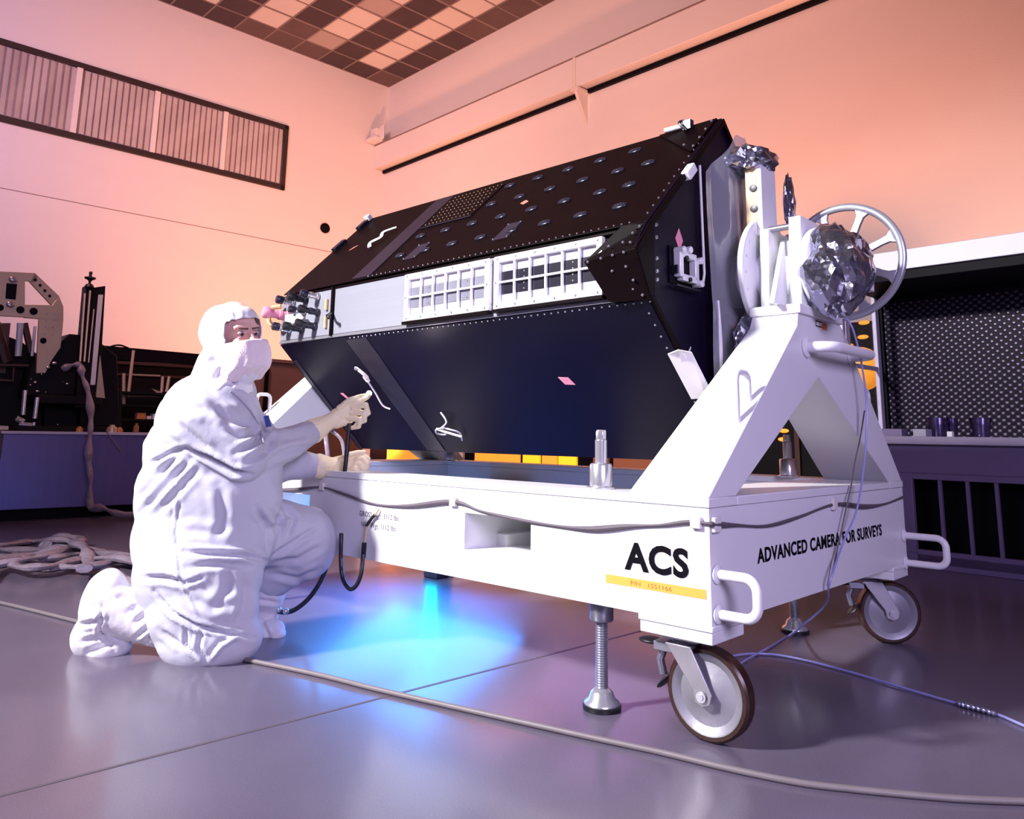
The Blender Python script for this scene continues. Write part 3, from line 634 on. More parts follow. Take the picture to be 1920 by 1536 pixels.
# tape and loose cords
m = MB(); m.tube(spline([up(-2.215, .475, .02), up(-2.235, .50, .03), up(-2.19, .53, .028), up(-2.20, .56, .035), up(-2.155, .60, .02)]), .011, 8, flat=.25, flatdir=nu); obj('loose_tape', m, 'white_tag', upan)
dl = low(0, 0, 1) - low(0, 0, 0)
m = MB(); m.tube(spline([low(-2.13, .40, .02), low(-2.09, .375, .05), low(-2.06, .385, .06), low(-2.06, .42, .05), low(-2.10, .43, .04), low(-2.12, .415, .03), low(-2.13, .45, .02), low(-2.135, .50, .02), low(-2.13, .55, .03), low(-2.11, .575, .02)]), .0045, 7); m.tube(spline([low(-2.12, .375, .04), low(-2.085, .36, .05), low(-2.05, .40, .05), low(-2.08, .42, .04)]), .008, 7, flat=.4); obj('loose_cord', m, 'cord_white', lpan)
m = MB(); m.tube(spline([low(-1.76, .60, .01), low(-1.735, .63, .03), low(-1.77, .645, .05), low(-1.82, .655, .05), low(-1.845, .68, .04), low(-1.80, .69, .03), low(-1.78, .655, .04), low(-1.73, .66, .04), low(-1.71, .69, .02), low(-1.73, .725, .02)]), .0042, 7); m.tube(spline([low(-1.81, .65, .05), low(-1.76, .665, .05), low(-1.70, .70, .03)]), .006, 7); obj('loose_cord', m, 'cord_white', lpan)
# side band
m = MB(); m.box(-2.185, -.56, YB, YB + .02, ZL + .012, ZU - .004); band = obj('side_band', m, 'silver_band', ins, bevel=.002)
m = MB(); m.box(IX0, IX1 - .01, YB - .003, YB + .02, ZL - .004, ZL + .010); obj('lower_trim', m, 'silver_trim', band, bevel=.002)
m = MB(); m.box(IX0, IX1 - .01, YB - .004, YB + .02, ZU - .016, ZU - .004); obj('upper_trim', m, 'black_panel', band, bevel=.002)
m = MB()
for i in range(52): m.ell(low(-2.05 + i * .0335, .2565, .005), np.eye(3), (.0038, .0038, .0038), 8)
obj('screws', m, 'screw', lpan); m = MB()
for i in range(46): m.ell(up(-1.93 + i * .0335, .258, .006), np.eye(3), (.0038, .0038, .0038), 8)
obj('screws', m, 'screw', upan)
for fn, pp in ((up, upan), (low, lpan)):
    m = MB()
    for i in range(14): m.ell(fn(-.368, .29 + i * .036, .006), np.eye(3), (.0042, .0042, .0042), 8)
    obj('screws', m, 'screw', pp)
# two framed vents
def vent(x0, x1, dark):
    z0, z1 = 1.290, 1.503; y = YB; th = .022; fw = .026
    m = MB(); m.box(x0, x1, y - th, y, z0, z0 + fw); m.box(x0, x1, y - th, y, z1 - fw, z1); m.box(x0, x0 + fw, y - th, y, z0 + fw, z1 - fw); m.box(x1 - fw, x1, y - th, y, z0 + fw, z1 - fw)
    v = obj('vent_window', m, 'vent_frame', band, bevel=.003)
    m = MB(); n = 6; wi = (x1 - x0 - 2 * fw)
    for k in range(1, n): xx = x0 + fw + wi * k / n; m.box(xx - .0035, xx + .0035, y - .018, y - .008, z0 + fw, z1 - fw)
    zc = (z0 + z1) / 2; m.box(x0 + fw, x1 - fw, y - .020, y - .008, zc - .0035, zc + .0035); obj('grille_bars', m, 'vent_frame', v)
    m = MB(); m.box(x0 + fw, x1 - fw, y - .003, y + .001, z0 + fw, z1 - fw); obj('back_plate', m, 'vent_back_white', v)
    m = MB(); m.box(x0 + fw + .004, x1 - fw - .004, y - .0055, y - .003, z0 + fw + .034, z1 - fw - .036); obj('screen', m, 'vent_back_dark' if dark else 'vent_back_grey', v)
    m = MB()
    for k in range(6):
        for zz in (z0 + .012, z1 - .012): m.lathe([(.006, 0), (.004, .003)], (x0 + .02 + (x1 - x0 - .04) * k / 5, y - th, zz), (0, -1, 0), 8)
    for xx in (x0 + .012, x1 - .012): m.lathe([(.006, 0), (.004, .003)], (xx, y - th, zc), (0, -1, 0), 8)
    for kk in (1, 4):
        for j in range(4): m.lathe([(.0035, 0), (.003, .002)], (x0 + fw + wi * (kk + .55) / n, y - .006, zc - .035 + .023 * j), (0, -1, 0), 8)
    obj('screws', m, 'screw', v)
vent(-1.615, -1.082, False); vent(-1.055, -.520, True)
m = MB(); m.box(-1.615, -1.078, YB - .03, YB - .004, 1.276, 1.288); m.box(-1.055, -.515, YB - .03, YB - .004, 1.277, 1.288)
obj('vent_sill', m, 'black_panel', band)
# dark nose bracket at the right end of the band
m = MB(); xe = -.335; yo = .157; zm = 1.417
A_ = [(-.60, .200, 1.418), (xe, yo, zm), (xe, YB + .02, ZU + .012), (-.42, YB + .01, ZU + .004)]
m.add([(-.595, YB - .029, zm), (xe, yo, zm), (xe, YB + .010, ZU + .005), (-.43, YB - .028, ZU + .001), (-.485, YB - .028, ZL - .008), (xe, YB - .002, ZL - .012), (-.595, YB + .03, zm), (xe, YB + .03, zm), (xe, YB + .03, ZU - .01), (-.43, YB + .03, ZU - .01), (-.485, YB + .03, ZL), (xe, YB + .03, ZL)],
      [(0, 1, 2, 3), (1, 0, 4, 5), (0, 3, 9, 6), (4, 0, 6, 10), (1, 5, 11, 7), (2, 1, 7, 8), (3, 2, 8, 9), (5, 4, 10, 11), (6, 9, 8, 7), (6, 7, 11, 10)])
nb = obj('nose_bracket', m, 'black_panel', ins, bevel=.002)
m = MB()
for x, y, z in ((-.38, .215, 1.487), (-.40, .185, 1.452), (-.365, .178, 1.445), (-.47, .20, 1.452), (-.365, .235, 1.512), (-.57, .211, 1.412), (-.50, .195, 1.412), (-.44, .18, 1.412), (-.385, .168, 1.412), (-.45, .192, 1.36), (-.385, .180, 1.365), (-.37, .20, 1.32), (-.43, .222, 1.292), (-.385, .222, 1.295), (-.355, .232, 1.272)):
    m.ell((x, y - .004, z), np.eye(3), (.0055, .0055, .0055), 8)
obj('screws', m, 'screw', nb)
# upper corner plate with tag
cpl = panel(up, [(-.63, .79), (-.37, .60), (-.36, .795)], .012, 'black_panel', 'corner_plate')
m = MB()
for x, y in ((-.375, .63), (-.375, .68), (-.375, .73), (-.375, .78), (-.43, .655)): m.ell(up(x, y, .013), np.eye(3), (.006, .006, .006), 8)
obj('screws', m, 'screw', cpl)
m = MB(); m.cyl(up(-.50, .79, .02), up(-.585, .775, .03), .011, 12); obj('tag', m, 'white_tag', cpl)
m = MB(); m.tube(spline([up(-.46, .77, .012), up(-.49, .785, .04), up(-.50, .765, .05), up(-.47, .75, .02)]), .006, 7); m.obox(up(-.475, .775, .025), np.eye(3), (.018, .014, .02)); obj('latch', m, 'clip_dark', cpl)
# left end roof fittings
m = MB()
for y, w in ((.58, .05), (.74, .05)): m.obox(up(IX0 + .02, y, .012), [np.eye(3)[0], up(0, 1) - up(0, 0), nu], (.02, w, .010))
obj('edge_latch', m, 'clip_dark', upan, bevel=.003)
m = MB(); m.obox(up(IX0 + .03, .775, .025), [np.eye(3)[0], up(0, 1) - up(0, 0), nu], (.02, .015, .016)); obj('tag', m, 'white_tag', upan, bevel=.003)
# end panel (right)
m = MB(); prof2 = [(YB - .004, ZU + .002), (YM, ZTOP + .004), (YR + .004, ZU + .002), (YR + .004, ZL - .002), (YM, ZBOT - .004), (YB - .004, ZL - .002), (.162, zm)]
m.prism([(IX1 - .006, y, z) for y, z in prof2], (.006, 0, 0)); ep = obj('end_panel', m, 'navy_panel', ins, bevel=.001)
m = MB()
rim = [(.165, zm), (YB, ZU), (YM, ZTOP), (YR, ZU), (YR, ZL), (YM, ZBOT), (YB, ZL)]
for i in range(7):
    p, q2 = rim[i], rim[(i + 1) % 7]; cc = np.array([YM, AX]); sh = .955
    pi_ = cc + (np.array(p) - cc) * sh; qi = cc + (np.array(q2) - cc) * sh
    m.hexa([(IX1 - .02, p[0], p[1]), (IX1 - .02, q2[0], q2[1]), (IX1 - .02, qi[0], qi[1]), (IX1 - .02, pi_[0], pi_[1]), (IX1 + .012, p[0], p[1]), (IX1 + .012, q2[0], q2[1]), (IX1 + .012, qi[0], qi[1]), (IX1 + .012, pi_[0], pi_[1])])
obj('end_rim', m, 'black_panel', ep, bevel=.002)
m = MB()
for z in (1.56, 1.53, 1.485, 1.41, 1.365, 1.335): m.lathe([(.008, 0), (.006, .004)], (IX1, .302, z), (1, 0, 0), 12)
m.tube([(IX1 + .003, .49, 1.10), (IX1 + .01, .495, 1.12), (IX1 + .003, .50, 1.10), (IX1 + .006, .495, 1.085), (IX1 + .003, .49, 1.10)], .003, 6)
obj('screws', m, 'screw', ep)
m = MB(); c = np.array([IX1 + .001, .449, 1.505]); m.prism([c + [0, 0, .042], c + [0, .026, 0], c + [0, 0, -.042], c + [0, -.026, 0]], (.001, 0, 0)); obj('sticker', m, 'pink_sticker', ep)
# square port with a silver frame on the end panel
m = MB(); m.box(IX1, IX1 + .006, .375, .545, 1.335, 1.470); pf = obj('port_back', m, 'bench_black', ep)
m = MB(); x0 = IX1 + .006
for (y0, y1, z0, z1) in ((.40, .425, 1.36, 1.455), (.505, .53, 1.36, 1.435), (.42, .515, 1.432, 1.455), (.42, .515, 1.348, 1.372)): m.box(x0, x0 + .028, y0, y1, z0, z1)
for y, z in ((.41, 1.455), (.53, 1.435), (.53, 1.35), (.455, 1.462)): m.cyl((x0, y, z), (x0 + .042, y, z), .013, 12)
obj('port_frame', m, 'alu_white', pf, bevel=.003)
m = MB(); m.box(x0, x0 + .02, .39, .402, 1.37, 1.40); m.cyl((x0, .44, 1.43), (x0 + .035, .44, 1.43), .009, 10); m.cyl((x0, .46, 1.355), (x0 + .035, .46, 1.355), .008, 10); obj('port_fitting', m, 'rubber_black', pf)
m = MB(); m.box(IX1, IX1 + .035, .375, .535, 1.322, 1.328); obj('port_lip', m, 'strip_panel', pf)
# tags over the end edge
m = MB(); cs = low(IX1 - .004, .44, .0); e1 = (low(0, 1) - low(0, 0)); e1 /= np.linalg.norm(e1)
P = [low(IX1 - .03, .415, .008), low(IX1 + .018, .405, .006), low(IX1 + .045, .43, -.02), low(IX1 + .045, .545, -.02), low(IX1 + .028, .563, .004), low(IX1 - .028, .563, .008)]
m.prism(P, np.array([.004, -.006, -.004])); obj('paper_tag', m, 'white_tag', ep)
m = MB(); m.obox(up(IX1 + .012, .505, -.012), [np.eye(3)[0], up(0, 1) - up(0, 0), nu], (.016, .035, .018)); obj('paper_tag', m, 'white_tag', ep, bevel=.004)
# clear film hung over the end
def film(y0, y1, zs, x0, amp, seed, ny=34, nz=70, rag=0.0):
    m = MB(); vs = []
    for i in range(nz + 1):
        for j in range(ny + 1):
            v = j / ny; y = y0 + (y1 - y0) * v; zt = zs[1](y) ; zb = zs[0](y); z = zb + (zt - zb) * i / nz
            bul = math.sin(math.pi * min(1, v * 1.0)) * .04
            n1 = noise.noise(Vector((seed, y * 8, z * .9))); n2 = 1 - 2 * abs(noise.noise(Vector((seed + 4, y * 11 + z * 1.2, z * 1.6 - y * 2)))); n3 = noise.noise(Vector((seed, y * 34, z * 1.5)))
            vs.append((x0 + bul + amp * (.8 * n1 + .5 * n2 + .15 * n3), y, z))
    fs = [(i * (ny + 1) + j, i * (ny + 1) + j + 1, (i + 1) * (ny + 1) + j + 1, (i + 1) * (ny + 1) + j) for i in range(nz) for j in range(ny)]
    m.add(vs, fs); return m
zt_ = lambda y: min(ZTOP - .06 - abs(y - YM) * 1.1, 1.98); zb_ = lambda y: max(ZBOT + .10 + abs(y - YM) * .75, .86)
o = obj('plastic_film', film(.592, 1.04, (zb_, zt_), IX1 + .035, .030, 2.0), 'film', ins, ang=180); o['label'] = 'clear plastic sheet'
m = MB(); m.tube([(IX1 + .012, .592, 1.82), (IX1 + .02, .590, 1.40), (IX1 + .012, .591, 1.36)], .005, 8); obj('film_edge', m, 'vent_frame', ins)
m = MB(); m.tube(spline([(IX1 + .05, .625, 1.30), (IX1 + .055, .63, 1.15), (IX1 + .05, .632, 1.02)]), .008, 8); obj('film_fold', m, 'vent_frame', ins)
for cc, rr, sd in (((-.215, .79, 1.86), (.08, .12, .055), 1.0), ((-.20, .72, 1.11), (.055, .11, .14), 7.0), ((-.125, .90, 1.70), (.018, .035, .11), 17.0)):
    m = MB(); m.add(*crumple(cc, rr, .30, 1.8, sd, 3)); obj('crumpled_film', m, 'foil_film', ins, flat=True)
# connector panel at the left end of the band
m = MB(); m.box(IX0 + .005, -2.205, YB - .002, YB + .018, ZL + .012, ZU - .016)
cp = obj('connector_panel', m, 'silver_band', ins, bevel=.002)
m = MB(); m.box(-2.203, -2.187, YB - .012, YB + .02, ZL + .004, ZU - .004); obj('divider', m, 'black_panel', cp)
def connector(x, z, ln, r, col):
    d = np.array([-.25, -1, .12]); d /= np.linalg.norm(d); p = np.array([x, YB - .002, z])
    m = MB(); m.lathe([(r * 1.25, 0), (r * 1.25, .012), (r, .014), (r, .035), (r * 1.1, .036), (r * 1.1, .05), (r * .9, .052), (r * .9, ln)], p, d, 18); c_ = obj('connector', m, ['chrome', 'clip_dark', 'pink_sticker'][col], cp)
    m = MB(); m.lathe([(r * 1.2, 0), (r * 1.3, .004), (r * 1.3, .03), (r * 1.1, .036)], p + d * (ln - .01), d, 18); obj('cap', m, ['clip_dark', 'rubber_black', 'pink_sticker'][col], c_)
for x, z, ln, r, col in ((-2.56, 1.475, .07, .017, 0), (-2.44, 1.478, .075, .018, 1), (-2.33, 1.482, .07, .016, 0), (-2.32, 1.40, .08, .016, 1), (-2.45, 1.415, .06, .015, 0), (-2.58, 1.335, .07, .017, 0), (-2.46, 1.325, .075, .018, 1), (-2.34, 1.33, .08, .017, 1), (-2.61, 1.405, .11, .024, 2)):
    connector(x, z, ln, r, col)
m = MB(); m.cyl((-2.245, YB - .008, 1.46), (-2.245, YB - .008, 1.405), .010, 12); m.cyl((-2.245, YB - .008, 1.375), (-2.245, YB - .008, 1.315), .009, 12); obj('pin', m, 'tan_plate', cp)
m = MB(); m.prism([(-2.56, YB - .05, 1.405), (-2.42, YB - .05, 1.40), (-2.39, YB - .045, 1.375), (-2.43, YB - .05, 1.355), (-2.56, YB - .05, 1.352)], (0, .004, 0)); obj('paper_tag', m, 'white_tag', cp)
m = MB(); m.tube([(-2.195, YB - .01, 1.385), (-2.17, YB - .05, 1.365), (-2.14, YB - .06, 1.355)], [.008, .007, .009], 8); m.ell((-2.138, YB - .06, 1.353), np.eye(3), (.011, .011, .011), 10); obj('stay_hook', m, 'rubber_black', cp)
m = MB(); m.tube(spline([(-2.64, YB - .03, 1.46), (-2.68, YB - .06, 1.45), (-2.69, YB - .07, 1.40), (-2.66, YB - .07, 1.36), (-2.63, YB - .03, 1.34)]), .013, 8); obj('cable_loop', m, 'tan_plate', cp)

# ------------------------------------------------------------------ strap along the cart, hanging hoses
pts = [onY(x, y, -.006) for x, y in ((515, 919), (560, 918), (603, 914), (640, 925), (700, 945), (765, 949), (850, 941), (900, 958), (960, 972), (1040, 986), (1110, 992), (1180, 987), (1240, 985), (1290, 979), (1328, 982))]
pts2 = [onX(x, y, .006) for x, y in ((1340, 984), (1380, 985), (1440, 986), (1500, 969), (1565, 946), (1620, 950), (1660, 945), (1694, 932))]
sp_ = spline(pts + pts2, 6); m = MB(); m.tube(sp_, [.0058 + .0034 * math.sin(i * .33) * math.sin(i * .11 + 1) for i in range(len(sp_))], 8); sc_ = obj('strap_cord', m, 'strap_grey', loc=(-1, 0, .55)); tag(sc_, 'grey twisted cord taped along the white cart sides', 'cord')
for x, y in ((605, 912), (851, 941), (1306, 980)): q = onY(x, y, -.004); m = MB(); m.box(q[0] - .016, q[0] + .016, -.014, .0, q[2] - .016, q[2] + .016); obj('tape_pad', m, 'tape_clear', sc_, bevel=.003)
for x, y in ((1341, 984), (1562, 945)): q = onX(x, y, .004); m = MB(); m.box(.0, .014, q[1] - .018, q[1] + .018, q[2] - .02, q[2] + .02); obj('tape_pad', m, 'tape_clear', sc_, bevel=.003)
# ------------------------------------------------------------------ blue floor lamp behind the cart
bl = thing('blue_floor_lamp', 'small blue floor lamp glowing beneath the white cart', 'lamp', (BLP[0], BLP[1], 0))
m = MB(); m.box(BLP[0] - .055, BLP[0] + .055, BLP[1] - .05, BLP[1] + .05, 0.0, .05); m.box(BLP[0] - .045, BLP[0] + .045, BLP[1] - .03, BLP[1] + .04, .05, .295); obj('housing', m, 'lamp_blue_case', bl, bevel=.008)
m = MB(); m.box(BLP[0] - .042, BLP[0] + .042, BLP[1] - .042, BLP[1] - .028, .055, .29); obj('lit_tube', m, 'blue_glow', bl, bevel=.004)

# ------------------------------------------------------------------ cables on the floor
def fz(px, py, z): return onZ(px, py, z)
cab = [fz(x, y, .008) for x, y in ((-260, 1085), (-120, 1105), (0, 1130), (135, 1163), (300, 1205), (480, 1241), (600, 1266), (700, 1291), (830, 1321), (960, 1350), (1100, 1381), (1240, 1411), (1370, 1442), (1500, 1468), (1600, 1480), (1700, 1490), (1800, 1498), (1920, 1503), (2100, 1508))]
m = MB(); m.tube(spline(cab, 6), .008, 10); tag(obj('floor_cable', m, 'cable_grey', loc=(0, 0, 0)), 'long grey cable lying across the floor in front of the cart', 'cable')
tb = [fz(x, y, .006) for x, y in ((1330, 1262), (1368, 1232), (1430, 1226), (1500, 1236), (1600, 1262), (1700, 1292), (1800, 1321), (1865, 1338), (1920, 1361), (2000, 1395))]
ft = thing('floor_tube', 'thin blue tube on the floor running out from under the cart to a braided joint', 'tube', (.3, .9, 0))
m = MB(); m.tube(spline(tb, 6), .0042, 8); obj('tube', m, 'tube_blue', ft)
m = MB(); jp = spline([fz(1798, 1320, .009), fz(1832, 1329, .009), fz(1868, 1339, .009)], 12); m.tube(jp, [.008 + .002 * math.sin(i * 2.1) for i in range(len(jp))], 8); obj('braided_joint', m, 'steel', ft)
ht = [(.03, 1.0, 1.25)] + [onX(x, y, .05) for x, y in ((1600, 620), (1615, 680), (1625, 760), (1622, 850), (1608, 950))] + [onX(x, y, .03) for x, y in ((1580, 1020), (1555, 1095))] + [(-.05, .86, .24), (-.22, .95, .10), fz(1495, 1182, .01), fz(1440, 1215, .008), fz(1395, 1240, .008), fz(1345, 1275, .008)]
m = MB(); m.tube(spline(ht, 8), .0036, 8); tag(obj('hanging_tube', m, 'tube_blue', loc=(0, .9, .5)), 'thin tube hanging from the foil bag past the lettered side', 'tube')
m = MB(); m.tube(spline([onX(1621, 770, .035), onX(1612, 825, .015), (.010, 1.05, .72), onX(1597, 905, .014), onX(1585, 960, .020), onX(1568, 1040, .018), onX(1555, 1098, .012)], 8), .0028, 6); tag(obj('hanging_wire', m, 'cable_grey', loc=(0, .9, .5)), 'thin wire hanging over the letters of the lettered side', 'wire')
m = MB(); hp = [at(655, 795, 3.36), at(648, 870, 3.30), at(640, 930, 3.29), at(626, 1010, 3.27), at(610, 1070, 3.25), at(585, 1115, 3.23), at(555, 1142, 3.21), at(530, 1148, 3.20), at(505, 1140, 3.19)]
lc = thing('light_guide', 'black flexible light guide running from the worker\'s gloved hand to the floor', 'light guide', fz(520, 1160, 0))
m.tube(spline(hp, 8), .0095, 10); obj('hose', m, 'cable_black', lc)
m = MB(); m.tube(spline([at(674, 752, 3.36), at(683, 745, 3.38), at(690, 740, 3.40)], 4), .007, 10); obj('tip_holder', m, 'chrome', lc)
m = MB(); m.ell(at(692, 738, 3.405), np.eye(3), (.012, .012, .012), 14); obj('lit_tip', m, 'tip_glow', lc)
m = MB()
for k in range(3): m.ell(at(508 + k * 14, 1140 + k * 3, 3.185), np.eye(3), (.014, .014, .012), 10)
obj('coupling', m, 'chrome', lc)
m = MB(); m.tube(spline([onY(640, 1000, -.05), onY(639, 1050, -.06), onY(643, 1085, -.06), onY(655, 1104, -.06), onY(668, 1098, -.06), onY(677, 1075, -.055), onY(681, 1040, -.04)], 8), .0085, 9)
hh = thing('grounding_cord', 'short black cord hanging in a loop from the cart side', 'cord', onY(660, 1110, -.05)); obj('cord', m, 'cable_black', hh)
c0 = [onY(x, y, -.035) for x, y in ((681, 1045), (683, 1018))]; cs = []
for k in range(90):
    t = k / 89; p = c0[0] * (1 - t) + c0[1] * t; cs.append(p + RT * .008 * math.cos(k * .9) + FW * .008 * math.sin(k * .9))
m = MB(); m.tube(cs, .0025, 5); obj('coil', m, 'cable_black', hh)
m = MB(); m.tube([onY(683, 1018, -.03), onY(686, 1002, -.02), onY(687, 988, -.012)], .004, 7); obj('lead', m, 'tan_plate', hh)
m = MB(); m.tube([onY(688, 985, -.012), onY(697, 972, -.012), onY(703, 966, -.012)], .0065, 8); obj('clip', m, 'rubber_black', hh)
m = MB(); m.tube([onY(703, 966, -.012), onY(709, 957, -.010), onY(711, 955, -.004)], .003, 7); obj('pin', m, 'tan_plate', hh)
# clear drip tubes behind the hand
m = MB(); m.tube(spline([at(630, 800, 3.52), at(612, 812, 3.52), at(614, 850, 3.50), at(618, 890, 3.50)]), .010, 8); m.tube(spline([at(618, 805, 3.53), at(640, 825, 3.53), at(646, 860, 3.51)]), .008, 8)
tag(obj('clear_hose', m, 'hose_film', loc=(0, 0, 0)), 'pinkish clear hose looping behind the worker\'s raised wrist', 'hose')

# ------------------------------------------------------------------ the worker
def vox(mb, voxel, smooth=6, fac=.5):
    me = bpy.data.meshes.new('tmp'); me.from_pydata(mb.v, [], mb.f); me.update()
    o = bpy.data.objects.new('tmp', me); COL.objects.link(o)
    r = o.modifiers.new('r', 'REMESH'); r.mode = 'VOXEL'; r.voxel_size = voxel; r.use_smooth_shade = True
    if smooth: s = o.modifiers.new('s', 'SMOOTH'); s.factor = fac; s.iterations = smooth
    dg = bpy.context.evaluated_depsgraph_get(); dg.update()
    out = bpy.data.meshes.new_from_object(o.evaluated_get(dg)); COL.objects.unlink(o); bpy.data.objects.remove(o); bpy.data.meshes.remove(me)
    return out
def grab(me):
    n = len(me.vertices); co_ = np.empty(n * 3); me.vertices.foreach_get('co', co_); no = np.empty(n * 3); me.vertices.foreach_get('normal', no); return co_.reshape(-1, 3), no.reshape(-1, 3)
def put(me, co_): me.vertices.foreach_set('co', co_.reshape(-1)); me.update()
AXI = [RT, FW, UP]
class Blob(MB):
    def e(s, px, py, d, rx, ry, rd, rot=0.0):                           # ellipsoid: pixel radii rx, ry; depth radius rd in metres; rot in degrees (image plane)
        k = d / FPX; c = math.cos(math.radians(rot)); q = math.sin(math.radians(rot)); u = RT * c - UP * q; v = RT * q + UP * c
        s.ell(at(px, py, d), [u, v, FW], (rx * k, ry * k, rd), 28); return s
    def c(s, a, ra, b, rb): s.cap(at(*a), ra, at(*b), rb); return s
def seglen(P, A, B):
    A = np.array(A, float); B = np.array(B, float); d = B - A; t = np.clip(((P - A) @ d) / (d @ d), 0, 1); return np.linalg.norm(P - (A + t[:, None] * d), axis=1), t
def folds(me, lines, dmax, fine=(.0035, 9.0), seed=0.0):
    co_, no = grab(me); q = co_ - CAM; z = q @ FW; P = np.stack([CX + FPX * (q @ RT) / z, CY - FPX * (q @ UP) / z], 1)
    off = np.zeros(len(co_)); facing = np.clip(-(no * (q / np.linalg.norm(q, axis=1)[:, None])).sum(1) * 3, 0, 1)
    for pts, w, amp in lines:
        w = w * .82
        dist = np.full(len(co_), 1e9); tt = np.zeros(len(co_)); n = len(pts) - 1
        for i in range(n):
            d, t = seglen(P, pts[i], pts[i + 1]); m_ = d < dist; dist[m_] = d[m_]; tt[m_] = (i + t[m_]) / n
        fade = np.clip(np.minimum(tt, 1 - tt) * 5, .25, 1)
        g = np.exp(-(dist / w) ** 2) - .55 * np.exp(-((dist - 2.1 * w) / (1.1 * w)) ** 2)
        off += amp * g * fade * facing * (z < dmax)
    for i in range(len(co_)):
        p = co_[i]; v = Vector((p[0] * 1.0, p[1] * 1.0, p[2] * 1.0)) * fine[1] + Vector((seed, 0, 0))
        w1 = noise.noise(v * .35); r1 = 1 - 2 * abs(noise.noise(v * .6 + Vector((w1 * 2, 3, w1)))); r2 = 1 - 2 * abs(noise.noise(v * 1.5 + Vector((w1 * 3, 7, 1))))
        off[i] += fine[0] * (r1 + .45 * r2)
    put(me, co_ + no * off[:, None]); return me

person = None
# body (skin), hidden by the clothing except around the eyes
HC = at(441, 630, 3.05); yaw = math.radians(33)
FD = RT * math.cos(yaw) - FW * math.sin(yaw); FD = FD + UP * .02; FD[2] -= .0; FD /= np.linalg.norm(FD); SD = np.cross(FD, UP); SD /= np.linalg.norm(SD); HU = np.cross(SD, FD)   # SD: towards the camera side
def hp_(f, s, u): return HC + FD * f + SD * s + HU * u
B = Blob()
B.ell(hp_(-.01, 0, .035), [FD, SD, HU], (.096, .074, .100), 28); B.ell(hp_(.02, 0, -.045), [FD, SD, HU], (.072, .058, .085), 24)
B.cap(hp_(.092, 0, .012), .010, hp_(.112, 0, -.028), .014); B.ell(hp_(.103, .012, -.032), [FD, SD, HU], (.012, .009, .009)); B.ell(hp_(.103, -.012, -.032), [FD, SD, HU], (.012, .009, .009))
for s in (-1, 1):
    B.cap(hp_(.083, s * .018, .036), .010, hp_(.070, s * .050, .034), .010); B.ell(hp_(.066, s * .040, -.022), [FD, SD, HU], (.022, .022, .018)); B.ell(hp_(-.01, s * .076, 0), [FD, SD, HU], (.016, .010, .030))
B.ell(hp_(.085, 0, -.065), [FD, SD, HU], (.014, .024, .008)); B.ell(hp_(.078, 0, -.10), [FD, SD, HU], (.02, .022, .018))
B.cap(hp_(-.02, 0, -.06), .058, at(400, 740, 3.06), .062)
B.e(400, 800, 3.06, 72, 78, .16); B.e(385, 920, 3.02, 78, 78, .14); B.e(378, 1000, 2.99, 76, 60, .15)
B.c((385, 785, 2.90), .062, (455, 862, 2.95), .046); B.c((455, 862, 2.95), .044, (588, 806, 3.30), .024); B.c((588, 806, 3.30), .024, (612, 793, 3.335), .018)
B.c((425, 790, 3.22), .060, (520, 870, 3.30), .045); B.c((520, 870, 3.29), .040, (600, 873, 3.355), .022); B.c((600, 873, 3.355), .022, (620, 872, 3.385), .018)
B.c((378, 1010, 2.90), .090, (405, 1190, 2.80), .058); B.c((405, 1195, 2.80), .050, (245, 1165, 2.86), .036); B.c((245, 1165, 2.86), .036, (190, 1175, 2.87), .034)
B.c((400, 1000, 3.08), .088, (572, 1015, 3.20), .056); B.c((572, 1018, 3.20), .052, (500, 1130, 3.22), .036); B.c((500, 1130, 3.22), .036, (508, 1180, 3.16), .030)
bm_ = vox(B, .0075, 5)
person = obj('person', bm_, 'skin', ang=180)
tag(person, 'kneeling person in a white cleanroom coverall, hood and mask holding a light to the instrument', 'person')
# eyes
for s in (-1, 1):
    m = MB(); m.ell(hp_(.074, s * .031, .012), [FD, SD, HU], (.0125, .0125, .0125), 16); e = obj('eye', m, 'eye_white', person)
    m = MB(); gz = FD * .96 + SD * .10 - HU * .22; gz /= np.linalg.norm(gz); m.ell(hp_(.074, s * .031, .012) + gz * .0085, [gz, np.cross(gz, HU), HU], (.005, .0075, .0075), 14); obj('iris', m, 'eye_dark', e)
    m = MB(); m.cap(hp_(.089, s * .013, .028), .0045, hp_(.082, s * .045, .031), .003); obj('eyebrow', m, 'brow', person)
    m = MB(); m.cap(hp_(.085, s * .018, .014), .0045, hp_(.078, s * .044, .012), .004); m.cap(hp_(.0825, s * .018, -.004), .0035, hp_(.076, s * .043, -.004), .003); obj('eyelid', m, 'skin', person)
# coverall
B = Blob()
B.e(392, 792, 3.04, 92, 96, .22, 25); B.e(398, 850, 3.05, 122, 110, .22); B.e(392, 930, 3.02, 134, 120, .22); B.e(382, 1010, 2.98, 128, 118, .21); B.e(430, 900, 3.05, 96, 120, .20)
B.e(372, 745, 3.05, 48, 40, .14, 0); B.e(420, 745, 3.10, 55, 60, .16)
B.c((370, 790, 2.90), .105, (455, 862, 2.90), .082); B.c((455, 860, 2.92), .080, (535, 835, 3.14), .066); B.c((535, 835, 3.14), .066, (588, 807, 3.30), .046)
B.c((430, 790, 3.22), .11, (520, 870, 3.28), .08); B.c((520, 868, 3.28), .075, (600, 874, 3.355), .046)
B.e(372, 1075, 2.90, 118, 110, .17); B.e(380, 1140, 2.86, 104, 100, .15); B.e(392, 1195, 2.83, 98, 62, .13); B.c((395, 1190, 2.83), .105, (320, 1170, 2.86), .09)
B.c((420, 985, 3.07), .155, (565, 1005, 3.20), .118); B.e(572, 1018, 3.20, 58, 68, .11); B.c((570, 1030, 3.20), .10, (512, 1080, 3.20), .085)
